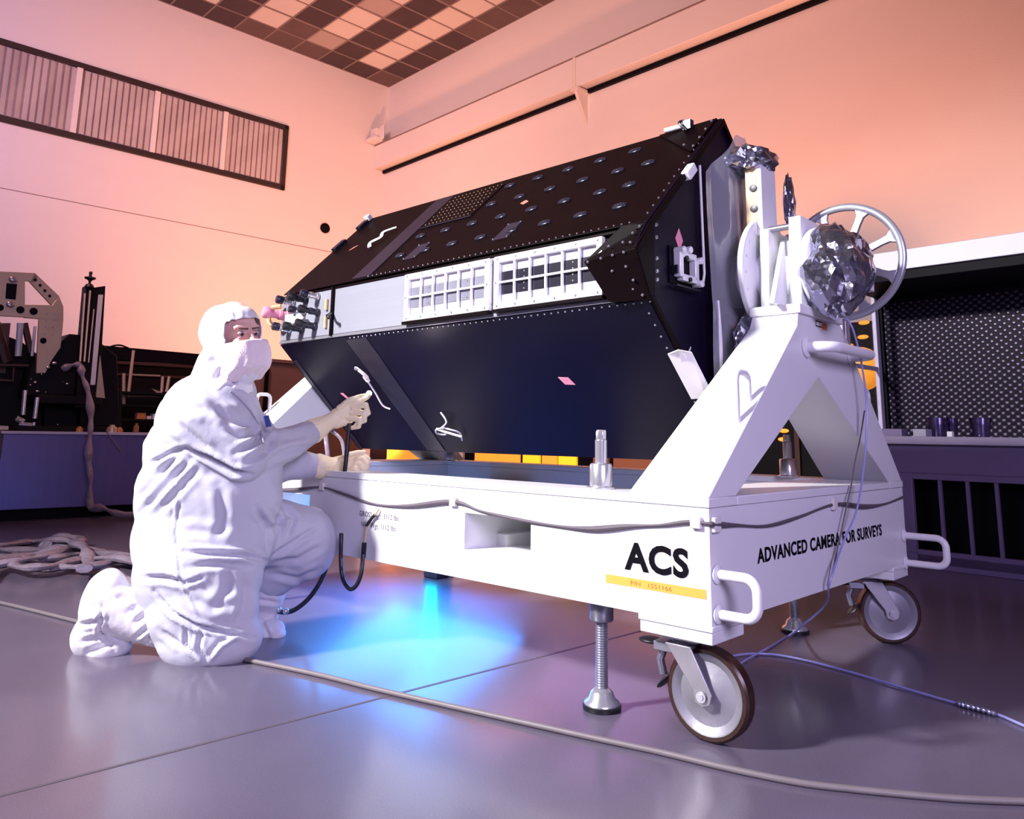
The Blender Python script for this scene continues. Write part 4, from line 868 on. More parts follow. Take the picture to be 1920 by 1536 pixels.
cm_ = vox(B, .0078, 11)
F = [([(345, 1035), (400, 1039), (450, 1042), (492, 1050)], 5, -.020), ([(350, 1064), (410, 1058), (470, 1062)], 6, -.010), ([(268, 1083), (310, 1084), (345, 1094)], 6, -.014), ([(345, 1094), (380, 1083)], 4, -.010),
     ([(255, 940), (290, 900), (345, 842)], 6, -.012), ([(262, 965), (310, 915), (362, 858)], 6, -.010), ([(300, 960), (340, 915), (372, 880)], 7, -.010), ([(280, 870), (345, 838)], 5, -.012),
     ([(290, 1108), (325, 1150), (365, 1172), (430, 1188), (475, 1196)], 4.5, -.016), ([(348, 1178), (350, 1210), (372, 1232)], 4, -.010), ([(378, 1182), (372, 1215), (390, 1240)], 5, -.010), ([(392, 1240), (415, 1212), (452, 1190)], 5, .012), ([(300, 1180), (345, 1215)], 6, -.008),
     ([(345, 845), (325, 1000), (334, 1085), (358, 1130), (380, 1172)], 3, .005),
     ([(352, 838), (400, 862), (440, 884), (470, 888)], 5, -.022), ([(418, 800), (450, 820), (478, 815)], 7, -.012), ([(440, 850), (480, 830), (500, 800)], 6, -.013), ([(462, 868), (500, 845), (520, 812)], 6, -.012), ([(500, 862), (545, 842), (580, 838)], 6, -.010), ([(500, 815), (545, 810), (580, 800)], 8, .010), ([(400, 760), (430, 790), (470, 800)], 9, -.012), ([(330, 790), (365, 820), (400, 850)], 8, -.010), ([(330, 760), (390, 770)], 10, -.010),
     ([(445, 722), (470, 745), (490, 775), (503, 812)], 3, -.008), ([(400, 700), (440, 720), (480, 735)], 9, -.012), ([(360, 700), (400, 735), (450, 760)], 9, -.010),
     ([(480, 950), (500, 990), (500, 1035)], 6, -.018), ([(500, 1048), (545, 1020), (600, 985)], 5, -.012), ([(505, 1052), (560, 1048), (610, 1020)], 6, -.010), ([(505, 1075), (560, 1085), (600, 1065)], 6, -.010), ([(510, 960), (530, 985), (522, 1010)], 5, -.012), ([(525, 945), (550, 975), (535, 1010)], 6, -.012), ([(500, 1000), (545, 960)], 7, -.010),
     ([(430, 1060), (425, 1110), (400, 1140)], 9, -.010), ([(455, 1075), (460, 1130), (440, 1180)], 9, -.010), ([(340, 990), (400, 1000), (440, 985)], 10, -.006), ([(410, 910), (420, 960), (410, 1010)], 10, -.008), ([(350, 1120), (400, 1140), (450, 1130)], 9, -.008)]
folds(cm_, F, 3.35, (.0038, 8.5), 2.0)
suit = obj('coverall', cm_, 'suit', person, ang=180)
m = MB(); 
from mathutils.bvhtree import BVHTree
bv = BVHTree.FromPolygons([tuple(v.co) for v in suit.data.vertices], [tuple(p.vertices) for p in suit.data.polygons])
def onsuit(px, py, up_=.0015):
    r = ray(px, py); h = bv.ray_cast(Vector(CAM), Vector(r)); return np.array(h[0]) + np.array(h[1]) * up_ if h[0] is not None else None
sp = [q for q in (onsuit(x, y) for x, y in ((432, 735), (448, 748), (464, 765), (478, 785), (488, 808), (494, 832))) if q is not None]
if len(sp) > 2: m.tube(spline(sp, 5), .0035, 6); obj('zipper', m, 'box_grey', person)
# boot covers
B = Blob(); B.e(197, 1140, 2.87, 44, 74, .075, 8); B.e(172, 1195, 2.87, 38, 40, .07, 10); B.e(205, 1215, 2.86, 40, 22, .065, -8); B.c((208, 1130, 2.87), .085, (250, 1155, 2.87), .082); B.c((250, 1155, 2.87), .082, (325, 1172, 2.86), .082)
bt = vox(B, .0075, 8)
folds(bt, [([(200, 1160), (150, 1172)], 5, -.010), ([(205, 1185), (150, 1205)], 5, -.010), ([(215, 1205), (165, 1222)], 5, -.010), ([(192, 1140), (188, 1185), (215, 1220)], 4, -.014), ([(250, 1170), (290, 1140)], 5, -.010), ([(255, 1195), (295, 1165)], 5, -.010), ([(240, 1150), (280, 1120)], 6, -.008), ([(265, 1205), (300, 1180)], 5, -.010), ([(215, 1120), (260, 1125)], 8, -.007), ([(165, 1140), (200, 1135)], 8, -.006)], 9, (.0032, 11.0), 5.0)
obj('boot_cover', bt, 'suit_boot', person, ang=180)
B = Blob(); B.e(500, 1112, 3.20, 32, 42, .07, 0); B.c((495, 1100, 3.21), .06, (492, 1160, 3.20), .062); B.e(500, 1185, 3.15, 34, 22, .05, -12); B.e(520, 1190, 3.13, 14, 11, .035, -12)
bt = vox(B, .007, 7); folds(bt, [([(490, 1100), (520, 1110)], 4, -.008), ([(485, 1125), (520, 1130)], 4, -.008), ([(490, 1165), (505, 1195)], 4, -.008)], 9, (.004, 14.0), 9.0)
obj('boot_cover', bt, 'suit_boot', person, ang=180)
# hood with the face opening cut out
B = Blob(); B.ell(hp_(-.028, 0, .018), [FD, SD, HU], (.136, .104, .108), 30); B.ell(hp_(-.01, 0, -.05), [FD, SD, HU], (.100, .092, .11), 26); B.ell(hp_(-.03, 0, .072), [FD, SD, HU], (.115, .088, .055), 24)
B.e(418, 725, 3.04, 52, 34, .125, 12); B.c((420, 690, 3.05), .105, (412, 735, 3.06), .125); B.ell(hp_(.035, 0, -.11), [FD, SD, HU], (.07, .075, .08))
hm = vox(B, .0065, 6)
co_, no = grab(hm); loc_f = (co_ - HC) @ FD; loc_s = (co_ - HC) @ SD; loc_u = (co_ - HC) @ HU
kill = (loc_f > .050) & (np.abs(loc_s) < .085) & (loc_u > -.085) & (loc_u < .068 - .5 * np.maximum(0, .085 - loc_f))
import bmesh
bm2 = bmesh.new(); bm2.from_mesh(hm); bm2.verts.ensure_lookup_table(); bmesh.ops.delete(bm2, geom=[bm2.verts[i] for i in np.nonzero(kill)[0]], context='VERTS'); bm2.to_mesh(hm); bm2.free(); hm.update()
folds(hm, [([(372, 640), (400, 655), (430, 650)], 5, -.006), ([(375, 690), (400, 675), (440, 680)], 6, -.010), ([(395, 720), (420, 690), (425, 660)], 5, -.008), ([(410, 740), (440, 715), (460, 690)], 5, -.010), ([(440, 640), (430, 680), (445, 715)], 5, -.008), ([(440, 580), (445, 600)], 5, -.006)], 9, (.0030, 13.0), 3.0)
hood = obj('hood', hm, 'hood_cloth', person, ang=180); so = hood.modifiers.new('thick', 'SOLIDIFY'); so.thickness = .003; so.offset = -1
# veil mask: pleated cloth from under the eyes to below the chin
m = MB(); vs = []; nu_, nv_ = 44, 26
for i in range(nv_ + 1):
    v = i / nv_; u0 = -.022 - .150 * v
    for j in range(nu_ + 1):
        th = (j / nu_ * 2 - 1) * math.radians(104)
        rf = .120 + .012 * math.sin(v * math.pi) - (.055 * max(0, v - .62) / .38); rs = .090 + .006 * math.sin(v * math.pi) - .02 * max(0, v - .7)
        if v < .15: rf -= .006 * (1 - v / .15)
        pl = .0035 * math.sin(th * 16 + 1.5 * math.sin(v * 5)) * (.3 + v)
        nz = .003 * noise.noise(Vector((j * .4, i * .4, 3)))
        f = (rf + pl + nz) * math.cos(th) ** 1 if abs(th) < math.pi / 2 else (rf) * math.cos(th)
        boxy = 1 + .16 * abs(math.sin(2 * th)) ** 2
        vs.append(hp_(f * boxy * .97 + .006, (rs + pl + nz) * math.sin(th) * boxy, u0 + .012 * math.cos(th) * (1 - v) - .014 * (1 - math.cos(th)) * (1 - v)))
m.add(vs, [(i * (nu_ + 1) + j, i * (nu_ + 1) + j + 1, (i + 1) * (nu_ + 1) + j + 1, (i + 1) * (nu_ + 1) + j) for i in range(nv_) for j in range(nu_)])
mk = obj('face_mask', m, 'mask_cloth', person, ang=180); so = mk.modifiers.new('thick', 'SOLIDIFY'); so.thickness = .002
# gloves
def glove(palm, fingers, cuff, r=.0114):
    B = Blob()
    for a, ra, b, rb in palm + cuff: B.c(a, ra, b, rb)
    for ch in fingers:
        n = len(ch)
        for i in range(n - 1): B.c(ch[i], r * (1.05 - .12 * i), ch[i + 1], r * (1.05 - .12 * (i + 1)))
    g = vox(B, .0033, 3); folds(g, [], 0, (.0010, 30.0), 1.0); return g
D1 = 3.36
g = glove([((625, 785, D1), .030, (655, 768, D1), .022), ((630, 778, D1 - .005), .026, (662, 757, D1), .018), ((632, 793, D1), .024, (655, 787, D1 + .01), .018)],
          [[(658, 758, D1 - .01), (676, 752, D1 - .02), (688, 746, D1), (692, 742, D1 + .02)],
           [(662, 764, D1 - .015), (686, 759, D1 - .03), (691, 775, D1 - .02), (676, 786, D1 - .01)],
           [(660, 774, D1 - .01), (683, 774, D1 - .03), (684, 789, D1 - .02), (668, 796, D1)],
           [(654, 784, D1 - .005), (674, 787, D1 - .025), (673, 800, D1 - .015), (657, 803, D1)],
           [(636, 765, D1 - .02), (655, 750, D1 - .03), (672, 744, D1 - .015), (686, 741, D1 + .01)]],
          [((588, 808, 3.30), .0530, (612, 794, 3.335), .035), ((612, 794, 3.335), .034, (632, 782, D1), .030)])
obj('glove', g, 'glove', person, ang=180)
D2 = 3.40
g = glove([((625, 872, D2), .027, (655, 868, D2), .024), ((630, 880, D2 - .01), .024, (655, 880, D2), .020), ((630, 866, D2), .022, (660, 858, D2 + .01), .018)],
          [[(660, 858, D2 + .01), (680, 852, D2 + .01), (691, 860, D2), (690, 874, D2 - .01)],
           [(661, 864, D2), (679, 860, D2 - .01), (688, 870, D2 - .015), (685, 885, D2 - .015)],
           [(660, 872, D2 - .01), (675, 869, D2 - .02), (681, 878, D2 - .025), (678, 890, D2 - .02)],
           [(656, 880, D2 - .015), (667, 878, D2 - .03), (671, 885, D2 - .03), (668, 893, D2 - .025)],
           [(640, 860, D2 - .02), (655, 852, D2 - .02), (672, 848, D2), (684, 848, D2 + .01)]],
          [((600, 874, 3.355), .0535, (620, 872, 3.385), .033), ((620, 872, 3.385), .030, (636, 871, D2), .028)])
obj('glove', g, 'glove', person, ang=180)
m = MB(); c = at(501, 790, 2.945); m.obox(c, [RT * .5 + FW * .6, UP + RT * -.25, np.cross(RT * .5 + FW * .6, UP)], (.012, .022, .003)); obj('badge', m, 'badge_blue', person, bevel=.002)

# ------------------------------------------------------------------ left bench and the rig on it
BF = 6.8
bench = thing('steel_bench', 'long brushed steel bench by the left wall with a smooth purple-blue front', 'bench', room(1.3, BF + .5, 0))
m = MB(); m.rbox(-.30, 1.55, BF, BF + .9, .10, .745); obj('body', m, 'bench_steel', bench, bevel=.006)
m = MB(); m.rbox(-.24, 1.5, BF + .10, BF + .85, 0, .10); obj('plinth', m, 'bench_black', bench)
m = MB(); m.rbox(-.32, 1.57, BF - .012, BF + .92, .745, .770); obj('worktop', m, 'bench_light', bench, bevel=.003)
ZW = .770
m = MB(); m.rbox(-1.9, -.42, BF, BF + .9, .10, .745); m.rbox(-1.92, -.40, BF - .02, BF + .92, .745, .77); m.rbox(-1.85, -.48, BF + .1, BF + .8, 0, .10)
tag(obj('side_bench', m, 'dark_gear', loc=room(-1.2, BF + .4, 0)), 'dark bench end at the far left edge beside the steel bench', 'bench')
# portal plate: poly in plane b = 6.95
PB = 7.0
def pb(x, y, b=PB): return onB(x, y, b)
por = thing('portal_plate', 'drilled aluminium gantry plate standing on the steel bench', 'gantry', room(-.2, PB, ZW))
m = MB(); E_ = RB * .035
def quad(pts): m.prism([pb(*p) for p in pts], E_)
quad([(-90, 505), (47, 511), (47, 595), (-90, 588)])
quad([(45, 511), (66, 512), (72, 520), (62, 531), (53, 527), (45, 527)]); quad([(65, 511), (112, 556), (97, 573), (56, 529)])
quad([(45, 571), (98, 572), (111, 555), (119, 575), (119, 602), (45, 596)])
quad([(73, 596), (119, 600), (114, 652), (97, 676), (85, 700), (68, 700)])
quad([(-90, 588), (-60, 590), (-62, 780), (-92, 780)])
obj('plate', m, 'alu_plate', por, bevel=.004)
for x, y, r in ((38, 581, .033), (63, 584, .033), (0, 577, .03), (81, 639, .027), (66, 525, .013), (75, 535, .013), (84, 545, .013), (93, 555, .013)):
    m = MB(); m.lathe([(r, 0), (r, .004)], pb(x, y) - RB * .0005, -RB, 20); obj('bore_hole', m, 'bench_black', por)
m = MB(); m.prism([pb(12, 531), pb(32, 533), pb(29, 562), pb(10, 560)], -RB * .004); obj('slot', m, 'bench_black', por)
m = MB()
for x, y in ((24, 524), (19, 571)): m.ell(pb(x, y) - RB * .01, [RA, RB, ZV], (.035, .015, .03), 16)
for x in (88, 102):
    for y in (588, 600, 613, 626): m.ell(pb(x - (y - 588) * .12, y) - RB * .002, [RA, RB, ZV], (.007, .005, .007), 8)
obj('bolt', m, 'screw', por)
m = MB(); m.tube([pb(38, 606, 7.2), pb(34, 668, 7.2)], .028, 8); m.tube([pb(66, 612, 7.2), pb(60, 668, 7.2)], .014, 8); obj('rod', m, 'alu_white', por)
m = MB(); m.tube([pb(46, 606, 7.25), pb(58, 662, 7.25)], .03, 8); m.tube([pb(-10, 606, 7.3), pb(12, 680, 7.3)], .05, 8); m.prism([pb(-60, 606, 7.35), pb(20, 606, 7.35), pb(10, 700, 7.35), pb(-60, 700, 7.35)], RB * .05); obj('back_brace', m, 'dark_gear_red', por)
m = MB(); m.prism([onB(x, y, 7.38) for x, y in ((-70, 600), (40, 640), (75, 668), (80, 806), (-70, 806))], RB * .3); obj('rig_body', m, 'dark_gear', por, bevel=.01)
m = MB(); m.tube([onB(-20, 684, 7.2), onB(55, 686, 7.2)], .012, 6); m.tube([onB(-20, 712, 7.2), onB(24, 714, 7.2), onB(26, 690, 7.2)], .012, 6); obj('rig_rail', m, 'dark_gear_red', por)
# tall linear stage
stg = thing('linear_stage', 'tall dark upright rail with a white stripe and a top knob', 'stage', room(.35, 7.0, ZW))
SB = 6.95
m = MB(); m.prism([onB(x, y, SB) for x, y in ((162, 535), (172, 540), (198, 536), (191, 660), (181, 765), (140, 765), (148, 690))], RB * .14); obj('column', m, 'dark_gear', stg, bevel=.006)
m = MB(); m.prism([onB(x, y, SB) for x, y in ((184, 553), (193, 553), (178, 722), (169, 722))], -RB * .010); obj('white_stripe', m, 'alu_white', stg, bevel=.002)
m = MB(); m.tube([onB(159, 550, SB - .02), onB(150, 678, SB - .02)], .010, 8); m.tube([onB(169, 545, SB - .02), onB(158, 678, SB - .02)], .009, 8); m.tube([onB(176, 580, SB - .005), onB(166, 680, SB - .005)], .006, 8); obj('guide_rod', m, 'alu_plate', stg)
m = MB(); k0 = onB(167, 541, SB); m.lathe([(.03, 0), (.045, .012), (.03, .04), (.012, .045), (.012, .07), (.02, .08), (.05, .095), (.05, .108), (.015, .115), (.012, .135), (.018, .15), (.012, .165)], k0, (0, 0, 1), 22); obj('knob', m, 'rubber_black', stg)
m = MB(); m.prism([onB(x, y, SB - .03) for x, y in ((188, 667), (197, 747), (180, 745))], RB * .02); obj('gusset', m, 'alu_plate', stg, bevel=.002)
m = MB()
m.prism([onB(x, y, 7.05) for x, y in ((58, 690), (75, 660), (98, 658), (130, 626), (150, 628), (150, 662), (142, 742), (45, 742), (52, 712))], RB * .25); m.rbox(-.20, .60, 6.9, 7.5, ZW, .82)
m.prism([onB(x, y, 7.2) for x, y in ((186, 640), (200, 652), (220, 668), (225, 800), (150, 800), (150, 650))], RB * .3)
m.rbox(-.05, .50, 6.92, 7.3, 1.02, 1.10); m.prism([onB(x, y, 7.32) for x, y in ((82, 730), (228, 730), (228, 806), (82, 806))], RB * .1)
obj('carriage', m, 'dark_gear', stg, bevel=.01)
m = MB()
for x, y, r in ((66, 717, .016), (126, 720, .016), (148, 718, .012), (70, 734, .018), (102, 681, .022), (90, 689, .02), (118, 716, .006), (58, 711, .006), (78, 702, .006), (57, 722, .010), (86, 735, .006), (108, 796, .008)): m.ell(onB(x, y, 6.99), np.eye(3), (r, r, r * .7), 12)
obj('shiny_fitting', m, 'chrome', stg)
m = MB()
for pts, r in (([(47, 732), (43, 778)], .018), ([(70, 745), (65, 785)], .018), ([(35, 795), (60, 797)], .02), ([(64, 792), (62, 806)], .014), ([(31, 783), (45, 790)], .02)): m.tube([onB(*p, 6.92) for p in pts], r, 10)
m.ell(onB(36, 788, 6.92), np.eye(3), (.05, .03, .02))
obj('foot_clamp', m, 'chrome', stg)
m = MB(); m.prism([onB(x, y, 6.86) for x, y in ((-60, 795), (16, 799), (16, 806), (-60, 806))], RB * .1)
tag(obj('metal_block', m, 'alu_plate', loc=room(-.3, 6.9, ZW)), 'pale metal block at the far left end of the steel bench top', 'block')
# plastic sleeved hose from the stage down the bench front
hs = spline([onB(118, 692, 6.88), onB(135, 685, 6.84), onB(150, 686, 6.82), onB(154, 705, 6.80), onB(165, 735, 6.79), onB(170, 780, 6.77), onB(169, 815, 6.74), onB(166, 860, 6.74), onB(170, 900, 6.74), onB(170, 950, 6.74), room(.50, 6.60, .10), room(.60, 6.45, .05), room(.78, 6.35, .045), room(1.0, 6.42, .045), room(1.3, 6.5, .045)], 8)
m = MB(); m.tube(hs, [.034 + .016 * math.sin(i * .55) * math.sin(i * .21) for i in range(len(hs))], 12, flat=.75); tag(obj('sleeved_hose', m, 'hose_film', loc=room(.5, 6.6, .4)), 'crumpled plastic sleeved hose hanging down the steel bench front', 'hose')
m = MB(); m.tube(spline([onB(199, 806, 6.77), onB(204, 816, 6.77), onB(216, 832, 6.77), onB(228, 848, 6.77)]), .005, 6); tag(obj('thin_lead', m, 'cable_grey', loc=room(.7, 6.7, .7)), 'thin pale lead hanging over the steel bench edge', 'lead')
# small bottles and fittings on the bench
for x, mt, h, r, lb in ((210, 'alu_plate', .07, .045, 'pale metal fitting on the bench top behind the hanging hose'), (224, 'amber_b', .05, .03, 'small amber pot on the bench top next to the pale fitting'), (255, 'amber_c', .09, .025, 'brown bottle on the bench top closest to the kneeling person'), (149, 'alu_amber', .05, .028, 'orange capped canister on the bench top left of the hanging hose')):
    p = onB(x, 806, 6.845); p[2] = ZW
    if mt not in M: mat(mt, (0.55, 0.20, 0.06) if mt != 'amber_c' else (0.25, 0.09, 0.04), .35)
    m = MB(); m.lathe([(r, 0), (r, h * .6), (r * .7, h * .75), (r * .5, h * .8), (r * .5, h)], p, (0, 0, 1), 16); tag(obj('bench_canister', m, mt, loc=p), lb, 'canister')
# dark shelving behind the bench
sh = thing('dark_shelving', 'dark shelf rack full of gear behind the steel bench', 'shelving', room(2.4, 8.6, 0))
SBk = 8.3
def sb(x, y): return onB(x, y, SBk)
m = MB(); m.prism([sb(195, 648), sb(420, 668), sb(420, 690), sb(195, 672)], RB * .35); obj('top_shelf', m, 'bench_black', sh)
m = MB(); m.prism([sb(150, 640), sb(430, 665), sb(430, 930), sb(150, 930)], RB * .03 + RB * 0); 
o = obj('back_sheet', m, 'dark_gear', sh); o.location = Vector(RB * .8)
m = MB()
for y0, y1 in ((676, 681), (699, 702)): m.prism([sb(200, y0), sb(420, y0 + 10), sb(420, y1 + 12), sb(200, y1)], RB * .4)
obj('shelf_board', m, 'dark_gear_red', sh)
SHZ = {}
for yy in (734, 758, 785):
    z_ = onB(230, yy, 8.0)[2]; SHZ[yy] = z_; a0 = onB(196, yy, 8.0) @ RA; m = MB(); m.rbox(a0, 1.75, 7.95, 8.5, z_ - .022, z_); obj('shelf_board', m, 'dark_gear', sh)
for pts in ([(250, 657), (240, 745)], [(305, 706), (303, 735)], [(317, 706), (312, 735)], [(232, 700), (232, 760)]): m = MB(); m.tube([sb(*pts[0]), sb(*pts[1])], .018, 6); obj('post', m, 'alu_plate', sh)
m = MB(); m.tube([sb(240, 743), sb(300, 743)], .014, 6); m.tube([sb(248, 703), sb(300, 705)], .012, 6); m.prism([sb(282, 729), sb(300, 735), sb(305, 742), sb(298, 744)], -RB * .05); obj('bracket_rail', m, 'alu_plate', sh)
m = MB(); m.tube(spline([sb(203, 652), sb(215, 648), sb(228, 648), sb(245, 655)]), .010, 6); obj('top_cable', m, 'dark_gear', sh)
for pts, mt, nm, lb in ((((198, 727), (222, 731), (222, 734), (198, 731)), 'alu_white', 'flat_bar', 'short bright bar on the dark shelving right of the upright rail'), (((258, 774), (274, 774), (274, 785), (258, 785)), 'amber_b', 'orange_box', 'small orange box low on the dark shelving'), (((276, 780), (284, 780), (284, 785), (276, 785)), 'alu_white', 'white_box', 'small white box beside the orange box'), (((287, 776), (305, 776), (305, 785), (287, 785)), 'alu_white', 'white_carton', 'white carton low on the shelving nearest the person\'s back'), (((200, 740), (207, 742), (207, 757), (200, 757)), 'alu_plate', 'metal_bottle', 'pale metal bottle standing on the dark shelving'), (((210, 748), (223, 750), (223, 758), (208, 757)), 'bench_light', 'metal_tin', 'squat metal tin standing beside the pale bottle on the shelving')):
    a0, a1 = onB(*pts[0], 8.0) @ RA, onB(*pts[1], 8.0) @ RA; zz = SHZ[734 if pts[0][1] < 735 else 758 if pts[0][1] < 765 else 785]; m = MB(); m.rbox(a0, a1, 8.0, 8.08, zz, onB(*pts[0], 8.0)[2] if pts[0][1] > 735 else zz + .02); tag(obj(nm, m, mt, loc=onB(*pts[0], 8.0)), lb, 'bottle' if 'bottle' in nm else 'box' if 'b' in nm and 'bar' not in nm else 'tin' if 'tin' in nm else 'bar' if 'bar' in nm else 'carton', )
# brown cabinet by the far wall, behind the left end frame
bc = thing('brown_cabinet', 'tall brown cabinet behind the left end of the cart', 'cabinet', room(2.8, 7.7, 0))
m = MB(); m.rbox(1.9, 3.75, 7.4, 8.0, 0, 1.60); obj('carcass', m, 'brown_panel', bc, bevel=.01)
m = MB(); m.rbox(1.88, 3.77, 7.37, 8.02, 1.60, 1.64); obj('top', m, 'brown_panel', bc, bevel=.004)
p = onB(499, 720, 7.39); aa = p @ RA; m = MB(); m.rbox(aa - .02, aa + .02, 7.385, 7.41, .05, 1.52); obj('door_gap', m, 'bench_black', bc)
m = MB(); m.rbox(aa + .022, aa + .034, 7.38, 7.41, .05, 1.52); obj('door_edge', m, 'dark_gear_red', bc)
# floor hoses in the left corner
hz = [([(-60, 1030), (20, 1020), (60, 1016), (110, 1012), (140, 1018), (160, 1030), (165, 1055), (158, 1066)], 'a'), ([(-60, 1058), (0, 1048), (60, 1040), (110, 1030), (150, 1028), (190, 1038), (250, 1042), (330, 1050)], 'b'), ([(-40, 1075), (10, 1056), (40, 1064), (90, 1062), (150, 1050), (220, 1046), (260, 1058)], 'c'),
      ([(-50, 1040), (30, 1046), (90, 1048), (140, 1040), (190, 1034), (120, 1025), (60, 1032), (0, 1030)], 'd'), ([(60, 1069), (110, 1064), (170, 1062), (230, 1052), (300, 1062)], 'e'), ([(-40, 1066), (40, 1050), (100, 1038), (150, 1015), (130, 1006), (100, 1008), (85, 1022)], 'f'), ([(205, 1075), (232, 1083), (252, 1098), (275, 1110)], 'g')]
lbs = ['plastic sleeved hose arching over the heap on the floor at left', 'long flattened hose running along the heap towards the person', 'front flattened hose of the heap with a kink at its left end', 'hose doubling back through the middle of the floor heap', 'short pale hose along the front right edge of the heap', 'hose with a small loop at the back of the floor heap', 'crumpled sleeve on the floor just behind the raised boot cover']
for k, (pts, nm) in enumerate(hz):
    z0 = .026 + .012 * (k % 3); p = spline([fz(x, y, z0 + (.05 if (k == 0 and 90 < x < 165) else .012 * math.sin(i * 2.3 + k))) for i, (x, y) in enumerate(pts)], 8)
    m = MB(); m.tube(p, [.034 + .010 * math.sin(i * .6 + k) for i in range(len(p))], 9, flat=.55, flatdir=(0, 0, 1)); tag(obj('floor_hose', m, 'hose_film', loc=p[0]), lbs[k], 'hose', 'heap of plastic sleeved hoses on the floor')

# ------------------------------------------------------------------ right-hand flow bench
RF, RBk, BL = 3.66, 4.36, 1.22
fbn = thing('flow_bench', 'large flow bench with a perforated metal back at the right wall', 'workbench', room(RF + .4, 0, 0))
m = MB(); m.rbox(RF - .01, RBk + .1, -2.6, BL + .02, .785, .838); obj('counter', m, 'bench_light', fbn, bevel=.006)
m = MB(); m.rbox(RF + .03, RBk + .1, -2.6, BL, .60, .785); m.rbox(RF + .03, RF + .07, .80, BL, .09, .60); m.rbox(RF + .03, RF + .07, -2.6, .80, .56, .60); m.rbox(RF + .03, RF + .07, -2.6, .80, .03, .115)
m.rbox(RF + .03, RBk + .1, -2.6, BL, .0, .09); obj('base', m, 'bench_purple', fbn, bevel=.004)
m = MB(); m.rbox(RF + .25, RF + .28, -2.6, BL, .09, .60); obj('base_back', m, 'bench_black', fbn)
for k in range(12):
    bb = .635 - .162 * k; m = MB(); m.rbox(RF + .035, RF + .06, bb - .010, bb + .010, .11, .565); obj('bar', m, 'bench_purple', fbn)
m = MB(); vs = [room(RBk, BL, .838), room(RBk, -2.6, .838), room(RBk, -2.6, 1.98), room(RBk, BL, 1.98)]; m.add(vs, [(0, 1, 2, 3)]); m.uv = [(0, 0), (3.82, 0), (3.82, 1.14), (0, 1.14)]; obj('mesh_back', m, 'expanded_metal', fbn, flat=True)
m = MB(); m.rbox(RBk - .03, RBk + .1, BL - .055, BL, .838, 1.97); m.rbox(RBk + .01, RBk + .1, -2.6, BL, .838, 1.97); m.rbox(RBk - .05, RBk, -2.6, BL, 1.86, 1.97); obj('back_frame', m, 'bench_black', fbn, bevel=.004)
m = MB(); m.rbox(RF + .0, RBk + .1, -2.6, BL, 1.965, 2.10); obj('hood_fascia', m, 'hood_light', fbn, bevel=.004)
m = MB(); m.rbox(RF + .02, RBk, -2.6, BL - .02, 1.895, 1.965); obj('lamp_rail', m, 'bench_black', fbn, bevel=.006)
m = MB(); m.rbox(RF + .05, RF + .2, -.12, -.02, 2.10, 2.19); m.rbox(RF + .06, RF + .1, -.02, .55, 2.10, 2.115); obj('roof_box', m, 'bench_light', fbn, bevel=.004)
for aa, w in ((RF + .03, .022), (RF + .12, .012), (RBk - .06, .03)):
    m = MB(); m.rbox(aa - w, aa + w, BL - .03, BL, .838, 1.965); obj('side_post', m, 'bench_light', fbn, bevel=.003)
for z0, z1, a0 in ((1.33, 1.36, .1), (1.93, 1.965, .03)): m = MB(); m.rbox(RF + a0, RBk - .08, BL - .025, BL - .005, z0, z1); obj('side_rail', m, 'bench_light', fbn)
m = MB(); m.rbox(RF + .03, RBk - .05, BL - .014, BL - .010, .838, 1.94); obj('side_glass', m, 'pane', fbn)
# things on the counter
def cnt(px, a=RF + .25): p = onA(px, 812, a); p[2] = .838; return p
def cbox(nm, px0, px1, h, mt, lb, cat, a=RF + .28, d=.06):
    p0 = cnt(px0, a); p1 = cnt(px1, a); b0, b1 = sorted((p0 @ RB, p1 @ RB)); m = MB(); m.rbox(a - d, a + d, b0, b1, .838, .838 + h); tag(obj(nm, m, mt, bevel=.003, loc=(p0 + p1) / 2), lb, cat)
cbox('plastic_tray', 1658, 1697, .052, 'bench_purple', 'low dark plastic tray on the bench counter closest to the cart', 'tray')
cbox('grey_box', 1718, 1742, .050, 'box_grey', 'small plain grey box on the flow bench counter', 'box', a=RF + .2)
cbox('white_scrap_box', 1777, 1787, .035, 'white_tag', 'tiny pale box on the counter beside the wider cup', 'box', a=RF + .15, d=.02)
for px, r, lb, h in ((1759, .068, 'wide clear purple cup on the flow bench counter next to the grey box', .13), (1786, .04, 'narrow clear cup tucked behind the wide purple cup', .125), (1840, .066, 'clear purple cup standing alone on the counter', .128)):
    p = cnt(px, RF + .30 + (.1 if r < .05 else 0)); m = MB(); m.lathe([(r * .72, 0), (r, h), (r * .95, h), (r * .68, .004)], p, (0, 0, 1), 28); tag(obj('plastic_cup', m, 'cup_plastic', loc=p), lb, 'cup', None)
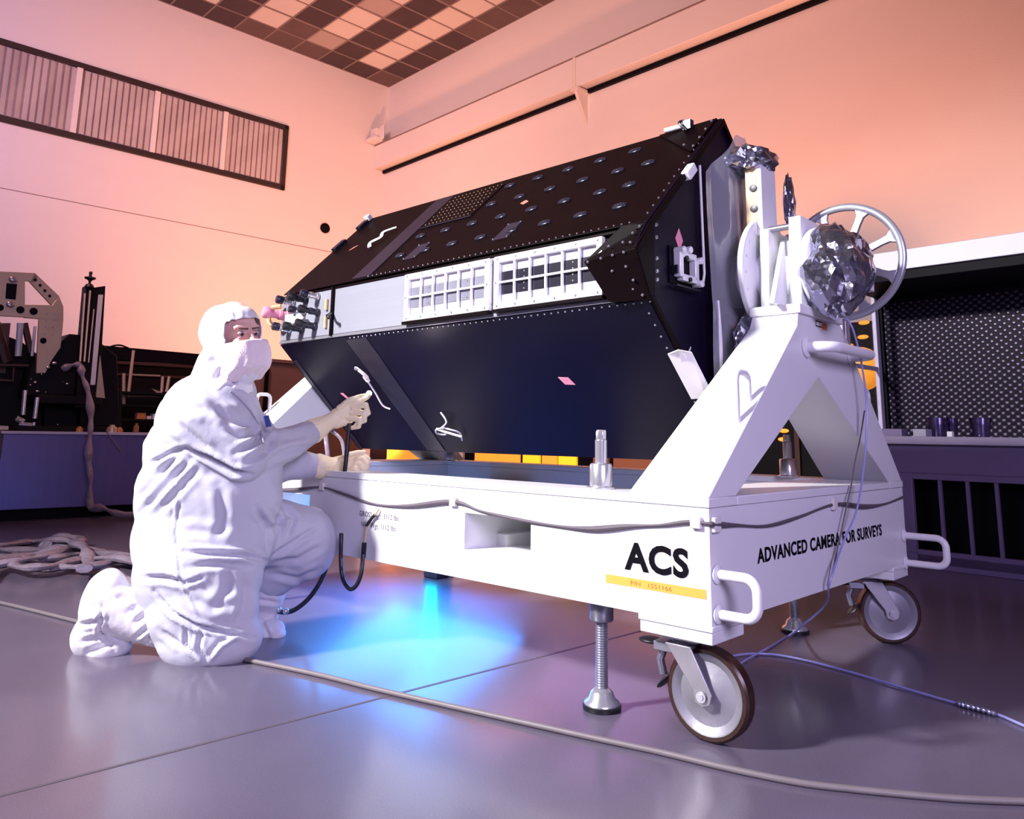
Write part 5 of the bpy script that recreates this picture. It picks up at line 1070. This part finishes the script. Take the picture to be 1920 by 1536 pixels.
# amber lamp seen through the side glass; dark backdrop box added behind it
p = onA(1612, 692, 4.75); al = thing('amber_lamp', 'amber globe lamp glowing behind the bench side glass', 'lamp', (p[0], p[1], 0))
m = MB(); m.ell(p, np.eye(3), (.19, .19, .185), 24); obj('globe', m, 'amber_glow', al)
m = MB(); m.lathe([(.15, 0), (.15, .02), (.02, .04), (.02, p[2] - .15)], (p[0], p[1], 0), (0, 0, 1), 20); obj('stand', m, 'bench_black', al)
rk = thing('dark_backdrop', 'tall dark box added as a backdrop behind the cart beside the flow bench', 'backdrop', room(6.1, 2.5, 0))
m = MB(); m.rbox(5.8, 6.4, 1.0, 3.9, 0, 1.95); obj('cabinet', m, 'dark_gear', rk, bevel=.01)  # body of the added backdrop, hides the lit wall behind
m = MB(); pass
for bb in (1.75, 2.6): m = MB(); m.rbox(5.76, 5.80, bb, bb + .05, .05, 1.9); obj('rail', m, 'dark_gear_red', rk)  # upright strips on the added backdrop
for x, y in ((1620, 605), (1618, 632), (1590, 648), (1470, 808), (1468, 824)): q = onA(x, y, 5.79); m = MB(); m.ell(q, [RB, RA, ZV], (.055, .01, .022), 14); obj('orange_glint', m, 'amber_glow', rk)  # glowing ovals that stand in for orange glints
# amber-lit glazed screens behind the cart
scr = thing('amber_screen', 'row of amber lit panels between dark posts low behind the cart', 'screen', room(5.0, 6.2, 0))
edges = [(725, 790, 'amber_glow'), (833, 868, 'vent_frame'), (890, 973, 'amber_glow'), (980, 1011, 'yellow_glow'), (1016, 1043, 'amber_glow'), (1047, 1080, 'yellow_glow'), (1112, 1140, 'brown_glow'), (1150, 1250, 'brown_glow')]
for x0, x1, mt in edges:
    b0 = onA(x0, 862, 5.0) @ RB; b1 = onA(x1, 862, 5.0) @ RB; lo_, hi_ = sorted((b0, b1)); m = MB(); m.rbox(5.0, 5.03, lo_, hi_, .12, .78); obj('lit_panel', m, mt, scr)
m = MB(); b0 = onA(690, 862, 5.0) @ RB; b1 = onA(1290, 862, 5.0) @ RB; m.rbox(5.03, 5.09, b1, b0, 0, .95); m.rbox(4.98, 5.03, b1, b0, .78, .95); m.rbox(4.98, 5.03, b1, b0, 0, .12); obj('screen_frame', m, 'bench_black', scr)
